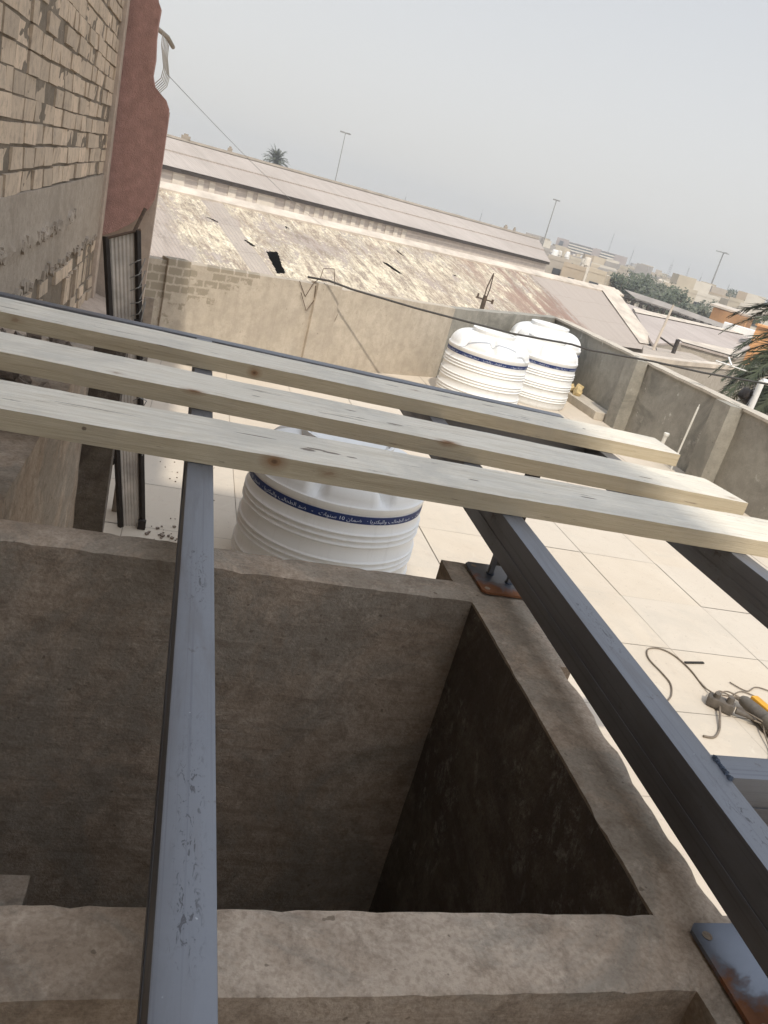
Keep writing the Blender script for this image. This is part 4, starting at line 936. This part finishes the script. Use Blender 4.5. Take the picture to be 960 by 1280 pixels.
for k in range(12):
    d0_, d1_ = 25.2 + k * .5, 25.2 + (k + 1) * .5; e0, e1 = 42.9 - (31 - d0_) * .45, 42.9 - (31 - d1_) * .45
    mb.quad((e0 - 1.7, d0_, zr(d0_) + .07), (e0 + .05, d0_, zr(d0_) + .07), (e1 + .05, d1_, zr(d1_) + .07), (e1 - 1.7, d1_, zr(d1_) + .07))
mb.build('pale_edge_sheets', M['ridge_cap'], nw)

fwh = wl('far_warehouse', 'second long warehouse with plain grey pink roof on the skyline', 'warehouse')
FE = lambda D: 51.5 + (D - 44) * .75
mb = MB(); TS_ = lin(0, 1, .017); XD = lambda t, D: -18 + (FE(D) + 18) * t
for a, b in zip(TS_, TS_[1:]):
    q = lambda t, D, z: (XD(t, D), D, z)
    mb.quad(q(a, 44, .58), q(b, 44, .58), q(b, 47.1, 1.28), q(a, 47.1, 1.28)); mb.quad(q(a, 47, 1.33), q(b, 47, 1.33), q(b, 50, 2.02), q(a, 50, 2.02)); mb.quad(q(a, 50, 2.02), q(b, 50, 2.02), q(b, 56, .58), q(a, 56, .58))
    mb.quad(q(a, 47, 1.26), q(b, 47, 1.26), q(b, 47, 1.33), q(a, 47, 1.33))
mb.build('roof', M['far_roof'], fwh)
mb = MB()
for a, b in zip(TS_, TS_[1:]):
    w = .04 * noise.noise(Vector((a * 40, 0, 3))); w2 = .04 * noise.noise(Vector((b * 40, 0, 3))); q = lambda t, D, z: (XD(t, D), D, z)
    mb.quad(q(a, 49.7, 1.99), q(b, 49.7, 1.99), q(b, 49.8, 2.13 + w2), q(a, 49.8, 2.13 + w)); mb.quad(q(a, 49.8, 2.13 + w), q(b, 49.8, 2.13 + w2), q(b, 50.2, 2.13), q(a, 50.2, 2.13)); mb.quad(q(a, 50.2, 2.13), q(b, 50.2, 2.13), q(b, 50.4, 1.92), q(a, 50.4, 1.92))
mb.build('ridge_capping', M['ridge_dirty'], fwh)
mb = MB(); mb.quad((-18, 44.3, GZ), (51.5, 44.3, GZ), (51.5, 44.3, .50), (-18, 44.3, .50)); mb.poly([(51.5, 44.3, GZ), (60, 56, GZ), (60, 56, .4), (55.8, 50, 1.95), (51.5, 44.3, .5)]); mb.quad((-18, 56, GZ), (60, 56, GZ), (60, 56, .4), (-18, 56, .4)); mb.build('wall', M['strip_grey'], fwh)
mb = MB(); mb.box(-18, 51.4, 43.97, 44.0, .36, .56); mb.build('gutter', M['dark_post'], fwh)
XS = lin(-18, 51.5, 1.2)
random.seed(6); mb = MB(); x = 17.0
SP = [(15.2, .5), (17.2, .55), (19.6, .7), (21.1, .35), (21.8, .35), (23.0, .5), (24.2, .4), (24.9, 1.2)] + [(26.8 + k * .72, .36) for k in range(14)]
for x, w in SP:
    mb = MB(); mb.box(x, x + w, 44.24, 44.29, -1.6, .34); mb.build('cladding_panel', M['strip_white'], fwh)
# valley roof between the two
vr = wl('valley_roof', 'narrow grey roof strip between the two long warehouse roofs', 'roof')
mb = MB(); 
for a, b in zip(XS, XS[1:]): mb.quad((a, 31.55, -.75), (b, 31.55, -.75), (b, 44.22, -.42), (a, 44.22, -.42))
mb.build('roof', M['grey_roof'], vr); mb = MB(); mb.box(-18, 51.5, 31.6, 44.2, GZ, -.80); mb.build('wall', M['strip_grey'], vr)

# small clutter on ridges
def bit(az, r, sl, w, h, label, cat='roof clutter', mat='ridge_dirty'):
    p = polar(az, r, zsl(sl, r)); t = MB(); t.box(-w / 2, w / 2, -w / 3, w / 3, -h, 0); t.box(-w / 4, w / 4, -w / 5, w / 5, 0, h * .5); o = t.build('roof_vent', M[mat], loc=p, bevel=.01); tag(o, label, cat, 'small vents on the far warehouse ridge'); return o
for k, (az, w) in enumerate(((-1.6, .9), (1.2, .5), (20.0, .5), (20.6, .35))):
    D = 50.0 / math.cos(R(az) + WROT); bit(az, D, (2.32 - 1.9) / D, w * .6, .2, ['flat low vent on the far ridge nearest the red house', 'small low vent on the far ridge, left of the palm', 'dark vent box on the far ridge towards its right end', 'smaller dark vent beside the dark box on the far ridge'][k])

# ------------------------------------------------------------------ poles
def lamp(az, r, slt, label, heads=2, hw=.9, rad=.09):
    p = polar(az, r); zt = zsl(slt, r); t = thing('floodlight_mast', label, 'light mast', (p.x, p.y, GZ), 0, 'tall light masts on the skyline')
    mb = MB(); mb.tube([(0, 0, 0), (0, 0, zt - GZ)], rad * 1.5, 8, rad * .8); mb.build('pole', M['pole'], t)
    for k in range(heads):
        a = 2 * PI * k / heads + .3; mb = MB(); mb.box(.15, hw, -.16, .16, -.1, .08); mb.box(0, .2, -.04, .04, -.03, .03); o = mb.build('lamp_head', M['pole'], t); o.location = (0, 0, zt - GZ); o.rotation_euler = (0, .0, a)
    return t
lamp(8.2, 127, .0557, 'slim double headed mast above the long warehouse, right of the small palm', 2, .8, .06)
lamp(22.7, 150, .0469, 'grey mast rising by the right end of the far warehouse', 2, .7, .10)
lamp(33.85, 200, .0389, 'tallest mast on the right with three broad floodlight heads', 3, 1.7, .16)
def mast(az, r, slt, label, w=.25):
    p = polar(az, r); zt = zsl(slt, r); h = zt - GZ; mb = MB()
    for s in ((1, 0), (-.5, .87), (-.5, -.87)): mb.tube([(s[0] * w * 1.6, s[1] * w * 1.6, 0), (s[0] * w * .4, s[1] * w * .4, h)], .05, 4)
    for k in range(1, 14): z = h * k / 14; q = w * (1.6 - 1.2 * k / 14); mb.tube([(q, 0, z), (-.5 * q, .87 * q, z + .3), (-.5 * q, -.87 * q, z), (q, 0, z + .3)], .03, 4)
    mb.tube([(0, 0, h), (0, 0, h + 2)], .03, 4)
    o = mb.build('radio_mast', M['pole'], loc=(p.x, p.y, GZ)); return tag(o, label, 'lattice mast', 'lattice masts in the hazy distance')
mast(26.96, 480, .0288, 'faint lattice mast behind the long mauve block', .35)
mast(28.5, 420, .0175, 'thin lattice mast at the right end of the mauve block', .3)
mast(31.1, 360, .0140, 'stout lattice mast above the houses right of the trees', .9); mast(32.2, 420, .0145, 'leaning looking lattice mast right of the stout one', .5)
mast(33.1, 330, .0085, 'short lattice mast just left of the three headed floodlight', .3); mast(34.9, 400, .0085, 'short lattice mast over the orange building', .3); mast(18.2, 380, .0125, 'faint mast above the far warehouse ridge, right half', .3); mast(13.0, 400, .0075, 'faint mast above the middle of the far warehouse ridge', .3)

# wooden pole stub on the near roof
p0 = Vector((0, 0, 0)); az, r_ = 20.03, 36.5
up = thing('utility_post', 'short brown wooden post with crossbar standing in front of the flaking roof', 'post', polar(20.0, 23.5, -2.0))
mb = MB(); mb.box(-.075, .075, -.06, .06, 0, 2.12); mb.v = [(x * (1 if z < 1 else .6), y, z) for x, y, z in mb.v]; mb.build('post', M['wood_pole'], up, bevel=.01)
mb = MB(); mb.tube([(-.27, 0, 2.02), (.27, 0, 2.0)], .022, 6); mb.tube([(-.22, 0, 2.0), (-.22, 0, 2.14)], .028, 8); mb.tube([(.25, 0, 1.94), (.25, 0, 2.06)], .036, 8); mb.build('crossbar', M['wood_pole'], up)
mb = MB(); mb.tube([(-.03, 0, 2.1), (-.03, 0, 2.35), (.03, 0, 2.68), (.05, 0, 2.76)], .018, 6); mb.tube([(.05, 0, 2.1), (.07, 0, 2.35), (.05, 0, 2.72)], .016, 6); mb.build('bracket', M['wood_pole'], up)
# street light pole with arm at right
sp_ = thing('service_pole', 'pale leaning looking pole with stay wires among the roofs at right', 'service pole', polar(31.85, 42, GZ))
zt = zsl(-.0279, 42) - GZ; mb = MB(); mb.tube([(0, 0, 0), (.05, 0, zt * .6), (.22, 0, zt)], .10, 8, .05); mb.build('pole', M['ridge_cap'], sp_)
mb = MB(); mb.tube([(.1, 0, zt * .70), (1.35, .3, zt * .70 - .35)], .045, 6); mb.box(1.3, 1.42, .2, .4, zt * .70 - .75, zt * .70 + .05); mb.build('arm', M['dark_post'], sp_)
mb = MB()
for q in ((1.5, .2, 1.6), (1.1, -.3, 1.6), (-.4, .0, 1.9)): mb.tube([(.06, 0, zt * .62), q], .015, 4)
mb.build('stay_wire', M['wire'], sp_)
mb = MB(); mb.box(-.2, .25, -.15, .15, 2.0, 2.5); mb.tube([(-.1, -.1, 1.8), (.4, -.1, 2.7), (.2, 0, 3.0)], .03, 5); mb.build('junction_box', M['dark_post'], sp_)

# ------------------------------------------------------------------ roofs at right
def P3(az, r, sl): return polar(az, r, zsl(sl, r))
def roofs(name, label, pts, mat, th=.15, wallmat='house_body', skirt=True):
    t = thing(name, label, 'roof' if 'roof' in name else 'building'); mb = MB(); P = [Vector(p) for p in pts]; n = len(P)
    mb.v = [tuple(p) for p in P] + [tuple(p - Vector((0, 0, th))) for p in P]; mb.f = [tuple(range(n)), tuple(range(n, 2 * n))[::-1]] + [(k, (k + 1) % n, n + (k + 1) % n, n + k) for k in range(n)]
    mb.build('roof', mat, t)
    if skirt:
        mb = MB(); c = sum(P, Vector()) / n; Q = [c + (p - c) * .97 for p in P]
        mb.v = [tuple(p - Vector((0, 0, th + .01))) for p in Q] + [(p.x, p.y, GZ) for p in Q]; mb.f = [(k, (k + 1) % n, n + (k + 1) % n, n + k) for k in range(n)]
        mb.build('wall', M[wallmat], t)
    return t
a, b, c, d = P3(29.7, 57, -.0440), P3(37.9, 69, -.0359), P3(37.07, 51.4, -.0640), P3(33.5, 50.5, -.0650)
r2 = roofs('shed_roof', 'mauve grey sheet roof with a pale eave band, left of the palm fronds', [a, b, c, d, P3(31.75, 46, -.0755)], M['grey_roof'], .12)
mb = MB(); c2, d2 = P3(37.12, 50.9, -.0690), P3(33.45, 49.9, -.0700); c1, d1 = c.copy(), d.copy(); up3 = Vector((0, 0, .06))
mb.v = [tuple(x) for x in (c.lerp(b, .22) + up3, d.lerp(a, .10) + up3, d + up3, c + up3)]; mb.f = [(0, 1, 2, 3)]; mb.build('pale_eave_sheets', M['ridge_cap'], r2)
mb = MB(); mb.v = [tuple(x) for x in (a + up3, b + up3, b.lerp(c, .06) + up3, a.lerp(P3(31.75, 46, -.0755), .16) + up3)]; mb.f = [(0, 1, 2, 3)]; mb.build('pale_top_sheets', M['ridge_cap'], r2)
roofs('flat_roof', 'low rubble strewn flat roof behind the second parapet at right', [P3(31.2, 44, -.0800), P3(34.3, 47, -.0735), P3(36.8, 46, -.0790), P3(37.5, 39, -.0800), P3(31.5, 33, -.098)], M['rubble'] if 0 else plaster('dusty_flat_roof', (.46, .39, .32), (.40, .34, .28), (.25, .21, .17), scale=.4), .2)
# neighbour's parapet beyond the right wall
nwp = thing('neighbour_parapet', 'plain grey brown parapet of the next house, past the right parapet', 'parapet wall')
a, b, c, d = P3(31.2, 27.5, -.0930), P3(33.8, 29.5, -.086), P3(36.5, 33, -.0761), P3(38.9, 38, -.0668)
mb = MB(); Q = [a, b, c, d]
for p, q in zip(Q, Q[1:]): mb.quad((p.x, p.y, GZ), (q.x, q.y, GZ), tuple(q), tuple(p))
mb.quad((d.x, d.y, GZ), (d.x + 3, d.y - 1, GZ), (d.x + 3, d.y - 1, d.z), tuple(d)); mb.build('wall', plaster('neighbour_render', (.42, .37, .31), (.38, .335, .28), (.24, .21, .175), streak=True, scale=.4), nwp)
mb = MB()
for p, q in zip(Q, Q[1:]):
    o_ = Vector((.0, .4, .0)); i = Vector((0, -.06, 0)); mb.quad(tuple(p + i + Vector((0, 0, .03))), tuple(q + i + Vector((0, 0, .03))), tuple(q + o_ + Vector((0, 0, .03))), tuple(p + o_ + Vector((0, 0, .03)))); mb.quad(tuple(p + i - Vector((0, 0, .12))), tuple(q + i - Vector((0, 0, .12))), tuple(q + i + Vector((0, 0, .03))), tuple(p + i + Vector((0, 0, .03))))
mb.build('coping', M['ridge_cap'], nwp)
# white rack
rk = thing('white_frame', 'white painted pipe frame standing beyond the right parapet', 'pipe frame')
def post(name, p, q, r_=.05):
    mb = MB(); mb.tube([p, q], r_, 8); mb.build(name, M['white_metal'], rk, smooth=R(50))
for (az, r_, s0, s1, w_) in ((39.0, 14, -.118, -.0800, .05), (38.25, 19, -.085, -.0645, .06)):
    p = polar(az, r_); q = polar(az + 7, r_ * 1.1)
    post('post', (p.x, p.y, -1.5), (p.x, p.y, zsl(s1, r_)), w_); post('top_rail', (p.x, p.y, zsl(s1, r_)), (q.x, q.y, zsl(s1, r_) - .02), w_ * .9)
post('side_rail', polar(38.3, 18.9, zsl(-.075, 18.9)), polar(35.9, 18.2, zsl(-.0735, 18.2)), .015); post('brace', polar(36.9, 17.4, zsl(-.0735, 17.4)), polar(36.55, 17.6, zsl(-.066, 17.6)), .018)
mb = MB(); mb.box(-.13, .13, -.12, .12, -.10, .10, Matrix.Translation(polar(38.6, 14.2, zsl(-.101, 14.2))) @ Matrix.Rotation(.5, 4, 'Y')); o = mb.build('dark_drum', M['gate_bar'], bevel=.06, smooth=R(60)); tag(o, 'dark rounded object under the white frame at the right edge', 'drum')

# canopy shed
cs = thing('open_shed', 'long low open shed with dark posts among the roofs at right', 'shed')
RZ = [(28.75, 84, -.0262), (31.4, 80, -.0276), (32.1, 79, -.0287), (35.8, 74, -.0331), (37.2, 73, -.0385)]
mb = MB()
for (a1, r1, s1), (a2, r2_, s2) in zip(RZ, RZ[1:]):
    p, q = P3(a1, r1, s1), P3(a2, r2_, s2); pb, qb = p + Vector((0, -2.6, -.42)), q + Vector((0, -2.6, -.42))
    mb.quad(p, q, qb, pb); mb.quad(pb, qb, qb - Vector((0, 0, .14)), pb - Vector((0, 0, .14)))
mb.build('roof', M['canopy'], cs)
for k in range(14):
    t = k / 13; az = 29.1 + t * 6.6; r_ = 81.5 - t * 9.5; p = polar(az, r_); s1 = -.0330 - .0045 * t; mb = MB(); mb.box(-.12, .12, -.1, .1, GZ, zsl(s1, r_)); mb.build('post', M['dark_post'], cs, loc=(p.x, p.y, 0))
mb = MB(); mb.tube([P3(28.9, 81.5, -.0345), P3(31.3, 77, -.036)], .07, 5); mb.tube([P3(32.0, 76, -.0365), P3(36.5, 70, -.0425)], .09, 5); mb.tube([P3(33.2, 74, -.0415), P3(36.9, 69, -.0475)], .12, 5); mb.build('rail', M['dark_post'], cs)
p = P3(29.0, 80, -.0375); mb = MB(); mb.tube([p + Vector((.5 * math.cos(k * .6), 0, .5 * math.sin(k * .6))) for k in range(11)], .07, 5); mb.build('ring', M['dark_post'], cs)
# orange building
og = thing('orange_building', 'small orange walled building with cream roof edge below the tall floodlight', 'building')
a, b, c, d = P3(34.5, 95, -.0187), P3(36.7, 90, -.0200), P3(35.95, 88, -.0308), P3(34.8, 94, -.0278)
mb = MB(); mb.v = [(a.x, a.y, GZ), (b.x, b.y, GZ), tuple(b), tuple(a), (a.x + 6, a.y + 7, a.z), (b.x + 6, b.y + 7, b.z), (a.x + 6, a.y + 7, GZ), (b.x + 6, b.y + 7, GZ)]
mb.f = [(0, 1, 2, 3), (1, 7, 5, 2), (3, 2, 5, 4), (7, 6, 4, 5), (0, 3, 4, 6)]; mb.build('wall', M['orange'], og)
mb = MB(); i = Vector((0, -.4, 0)); mb.quad(a + i + Vector((-.8, 0, .32)), b + i + Vector((1.6, 0, .2)), b + Vector((7, 7, .4)), a + Vector((5, 7, .4))); mb.quad(a + i + Vector((-.8, 0, .12)), b + i + Vector((1.6, 0, .0)), b + i + Vector((1.6, 0, .2)), a + i + Vector((-.8, 0, .32))); mb.build('roof', M['ridge_cap'], og)
mb = MB(); p = P3(37.75, 60, -.030); T_ = Matrix.Translation(p) @ Matrix.Rotation(-R(37.75), 4, 'Z'); mb.box(-.35, 1.2, 0, 3, GZ - p.z, .30, T_); mb.box(-.5, 1.4, -.2, 3, .305, .42, T_); o = mb.build('orange_kiosk', M['orange']); tag(o, 'tiny orange block half hidden behind the palm fronds at the right edge', 'kiosk')
mb = MB(); p = P3(36.6, 66, -.0355); mb.box(-1.3, 1.3, 0, 2, GZ - p.z, .3, Matrix.Translation(p) @ Matrix.Rotation(-R(36), 4, 'Z')); o = mb.build('grey_shed', M['white_metal']); tag(o, 'pale grey blue shed between the orange building and the palm', 'shed')

# ------------------------------------------------------------------ mauve block and city
hb = thing('apartment_block', 'long mauve block with pale window strips on the skyline', 'building')
def block(az0, az1, r, slt, mat, name='wall', parent=None, dep=12, zb=GZ, off=0):
    p, q = polar(az0, r - off), polar(az1, r - off); z = zsl(slt, r); t = (q - p).normalized(); n = Vector((-t.y, t.x, 0)) * dep; mb = MB()
    B = [p, q, q + n, p + n]; mb.v = [(v.x, v.y, zb) for v in B] + [(v.x, v.y, z) for v in B]; mb.f = [(3, 2, 1, 0), (4, 5, 6, 7), (0, 1, 5, 4), (1, 2, 6, 5), (2, 3, 7, 6), (3, 0, 4, 7)]
    return mb.build(name, mat, parent)
R_ = 390
block(23.5, 28.3, R_, .0078, M['hosp'], 'wall', hb, 25)
block(23.5, 24.3, R_ + .4, .0092, M['hosp'], 'tower', hb, 14, 3, .5); block(26.1, 26.5, R_ + .4, .0085, M['hosp'], 'tower', hb, 14, 3, .5)
block(23.72, 23.98, R_, .0064, M['glass'], 'window', hb, .5, zsl(-.003, R_), 1.2)
for (a_, b_) in ((24.35, 25.95), (26.5, 27.45)):
    for k in range(3):
        s1 = .0058 - k * .0030; block(a_, b_, R_, s1, M['strip_white'], 'window_strip', hb, .6, zsl(s1 - .0014, R_), 1.2)
        block(a_, b_, R_, s1 + .0013, M['glass'], 'window', hb, .6, zsl(s1, R_) + .02, .9)
random.seed(21)
def house(az, r, w, slt, dep, mat, label, group=None, win=True):
    p = polar(az, r); z = zsl(slt, r); t = thing('city_house', label, 'house', (p.x, p.y, GZ), -R(az) + random.uniform(-.5, .5), group)
    h = z - GZ; mb = MB(); mb.box(-w / 2, w / 2, 0, dep, 0, h); mb.box(-w / 2, w / 2, -.05, .2, h - .1, h + .45)
    if win != 'plain' and random.random() < .5: q = random.uniform(-.3, .3) * w; mb.box(q - 1.4, q + 1.4, 1.5, 4.5, h - .1, h + 2.0)
    mb.build('wall', mat, t)
    if win:
        n = max(1, int(w / 3.2)); mb = MB()
        for k in range(n):
            x = -w / 2 + (k + .5) * w / n; q = random.uniform(.35, .8); mb.box(x - q, x + q, -.10, -.04, h - 2.4, h - random.uniform(.8, 1.4)); mb.box(x - q * .8, x + q * .9, -.10, -.04, h - 5.2, h - 3.9)
        mb.build('window', M['glass'], t)
    return t
NEAR = [(26.75, 110, 2.4, -.0170, 6, 1, 'plain beige block with flat top behind the near warehouse end'), (25.2, 112, 3.0, -.0185, 7, 4, 'low tan building right of the far warehouse end'), (24.1, 118, 3.5, -.0150, 7, 2, 'small brown roofed building touching the far warehouse end'), (28.1, 122, 3, -.0150, 7, 0, 'beige house left of the dark trees')]
for (az, r, w, s, dp, mi, lb) in NEAR: house(az, r, w, s, dp, M['city'][mi], lb, win='plain')
for k in range(150):
    az = 21.6 + 17.5 * random.random(); f = random.random(); r = 125 + 390 * f ** 1.2
    if 28.0 < az < 32 and r < 150: r += 60
    if 34.2 < az < 37.2 and r < 140: r += 40
    top = -.0085 + .008 * (r - 125) / 390 + random.uniform(-.0028, .0028)
    if 23.0 < az < 28.6: r = max(185, min(r, 380)); top = -.0075 - random.random() * .005
    house(az, r, random.uniform(4, 10), top, random.uniform(6, 11), M['city'][random.randrange(6)], 'small pale flat roofed house in the hazy city', 'small pale houses of the far city', win=r < 420)
# small white clutter: roof tanks of the city
for k in range(120):
    az = 22 + 16.5 * random.random(); r = random.uniform(130, 420); sl = -.0085 + .008 * (r - 125) / 390 + random.uniform(-.004, .0015)
    if 23.2 < az < 28.4: sl = -.0045 - random.random() * .006; r = min(r, 370)
    p = polar(az, r, zsl(sl, r)); mb = MB(); s = random.uniform(.5, 1.1); mb.tube([(0, 0, -s * .6), (0, 0, s * .5), (0, 0, s * .7)], s * .6, 10, s * .45); mb.tube([(s * .2, 0, -s * .6 - 5), (s * .2, 0, -s * .6)], s * .5, 6)
    o = mb.build('roof_tank', random.choice([M['white_metal'], M['strip_white'], M['city'][3]]), loc=p); tag(o, 'tiny pale roof tank among the far houses', 'water tank', 'tiny roof tanks of the far city')

# ------------------------------------------------------------------ trees and palms
def tree(az, r, h, w, label, mat, seed, group='dusty trees beyond the warehouse'):
    st_ = random.getstate(); random.seed(seed); p = polar(az, r); t = thing('tree', label, 'tree', (p.x, p.y, GZ), 0, group)
    mb = MB(); mb.tube([(0, 0, 0), (.1, 0, h * .3), (.0, .1, h * .55)], .22, 7, .10)
    for k in range(5): a = k * 1.3; mb.tube([(0, 0, h * .35), (math.cos(a) * w * .25, math.sin(a) * w * .25, h * .62), (math.cos(a) * w * .38, math.sin(a) * w * .38, h * .8)], .08, 5, .03)
    mb.build('trunk', M['trunk'], t); mb = MB(); cl = [(random.gauss(0, w * .24), random.gauss(0, w * .24), h * random.uniform(.38, .93), random.uniform(.12, .25) * w) for _ in range(16)]
    for (cx_, cy2, cz, cr_) in cl:
        for _ in range(75):
            v = Vector((random.gauss(0, 1), random.gauss(0, 1), random.gauss(0, .8))).normalized() * cr_ * random.uniform(.55, 1.08); s = random.uniform(.12, .30)
            a = Vector((random.gauss(0, 1), random.gauss(0, 1), random.gauss(0, 1))).normalized(); b = a.orthogonal().normalized(); c0 = Vector((cx_, cy2, cz)) + v
            mb.quad(c0 - a * s, c0 - b * s * .6, c0 + a * s, c0 + b * s * .6)
    mb.build('crown', mat, t, recalc=False); random.setstate(st_); return t
TR = [(28.75, 112, 5.2, 4.5, 'leaf'), (29.5, 118, 6.0, 6.0, 'leaf'), (30.15, 121, 5.6, 4.5, 'leaf2'), (30.8, 116, 5.0, 5.0, 'leaf2'), (31.45, 118, 5.4, 5.0, 'leaf'), (31.9, 112, 5.2, 3.6, 'leaf'), (33.0, 108, 4.4, 5.0, 'leaf'), (33.75, 104, 4.2, 4.4, 'leaf2'), (34.3, 125, 4.8, 4.4, 'leaf')]
TL = ['leftmost dark tree of the row, beside the beige house', 'broadest dark tree of the row behind the open shed', 'paler tree in the middle of the row behind the shed', 'pale dusty tree over the bend of the shed roof', 'dark bushy tree over the right part of the shed roof', 'narrow dark tree right of the bushy one', 'dark low tree left of the tall floodlight mast', 'low dusty tree at the foot of the tall floodlight mast', 'small dark tree behind the orange building']
for k, (q, l) in enumerate(zip(TR, TL)): tree(q[0], q[1], q[2], q[3], l, M[q[4]], k)
for k, (az, r, h, l) in enumerate(((36.0, 150, 5.4, 'dark tree standing up from the houses right of the orange building'), (37.0, 170, 4.6, 'grey green tree on the skyline above the palm fronds'), (35.2, 210, 7.5, 'dim tree left of the skyline tree right of the mast'), (31.9, 260, 6.6, 'small round dark tree on the skyline among the lattice masts'), (21.9, 175, 5.6, 'grey tree at the end of the far warehouse ridge'))): tree(az, r, h, 5, l, M['leaf' if k % 2 == 0 else 'leaf2'], 60 + k, 'scattered trees in the far city')
random.seed(90)
for k in range(16):
    az = 23 + 15 * random.random(); r = random.uniform(190, 430); tree(az, r, random.uniform(5.0, 6.6), random.uniform(4, 7), 'small hazy tree among the far pale houses', M['leaf' if k % 2 else 'leaf2'], 200 + k, 'small hazy trees of the far city')
def palm(x, y, zc, L, nf, label, seed, leaf=34, droop=1.0, dry=True):
    random.seed(seed); t = thing('palm_tree', label, 'palm tree', (x, y, GZ)); h = zc - GZ
    mb = MB(); mb.tube([(0, 0, 0), (.05, 0, h * .5), (0, 0, h)], .30, 12, .24)
    for k in range(int(h / .25)):
        for j in range(7): a = j * .9 + k * .5; mb.box(-.05, .05, 0, .10, 0, .12, Matrix.Translation((.24 * math.cos(a), .24 * math.sin(a), k * .25)) @ Matrix.Rotation(a - PI / 2, 4, 'Z'))
    mb.build('trunk', M['trunk'], t)
    for part, mat, n_, e0, e1 in (('crown', 'palm', nf, -.1, 1.45), ('dry_fronds', 'palm_dry', nf // 4, -1.1, -.3)):
        mb = MB()
        for k in range(n_):
            a = k * 2.39996; el_ = e0 + (e1 - e0) * random.random(); ll = L * random.uniform(.8, 1.05); p = Vector((0, 0, h)); d = Vector((math.cos(a) * math.cos(el_), math.sin(a) * math.cos(el_), math.sin(el_))); S_ = 14; pts = []
            for s in range(S_ + 1): pts.append(p.copy()); p = p + d * (ll / S_); d = (d + Vector((0, 0, -.085 * droop * (1 + s * .08)))).normalized()
            mb.tube(pts, .022, 4, .006, cap=False)
            for s in range(1, leaf):
                u = s / leaf * S_; i0 = min(S_ - 1, int(u)); q = pts[i0].lerp(pts[i0 + 1], u - i0); tt = (pts[i0 + 1] - pts[i0]).normalized(); sd = tt.cross(Vector((0, 0, 1))); sd = sd.normalized() if sd.length > .05 else Vector((1, 0, 0)); lf = L * .19 * math.sin(PI * min(1, .12 + s / leaf * .9)) ** .5 
                for sg in (-1, 1):
                    dv = (sd * sg * .8 + tt * .75 + Vector((0, 0, random.uniform(-.35, .25)))).normalized() * lf * random.uniform(.8, 1.1); wv = tt * L * (.008 if leaf > 40 else .022)
                    mb.quad(q - wv, q + wv, q + dv * .6 + wv * .8, q + dv)
        mb.build(part, M[mat], t, recalc=False)
    return t
p = polar(4.18, 150); palm(p.x, p.y, 2.75, 3.1, 60, 'small palm crown standing above the far warehouse ridge', 3, leaf=22, droop=.9)
p = polar(42.6, 20); palm(p.x, p.y, 1.15, 3.0, 95, 'date palm with long drooping fronds reaching in at the right edge', 7, leaf=70, droop=1.15)

# ------------------------------------------------------------------ dusty air
mb = MB(); mb.box(-320, 560, -60, 640, GZ - 1.0, 17.5)
hz = mb.build('haze', None.__class__ and bpy.data.materials.new('dusty_air')); hz['kind'] = 'stuff'
hm = hz.data.materials[0]; hm.use_nodes = True; nt = hm.node_tree; nt.nodes.clear(); ou = nt.nodes.new('ShaderNodeOutputMaterial'); pv = nt.nodes.new('ShaderNodeVolumePrincipled')
pv.inputs['Color'].default_value = (.93, .93, .92, 1); pv.inputs['Density'].default_value = .0014; pv.inputs['Anisotropy'].default_value = .2
nt.links.new(pv.outputs[0], ou.inputs['Volume'])
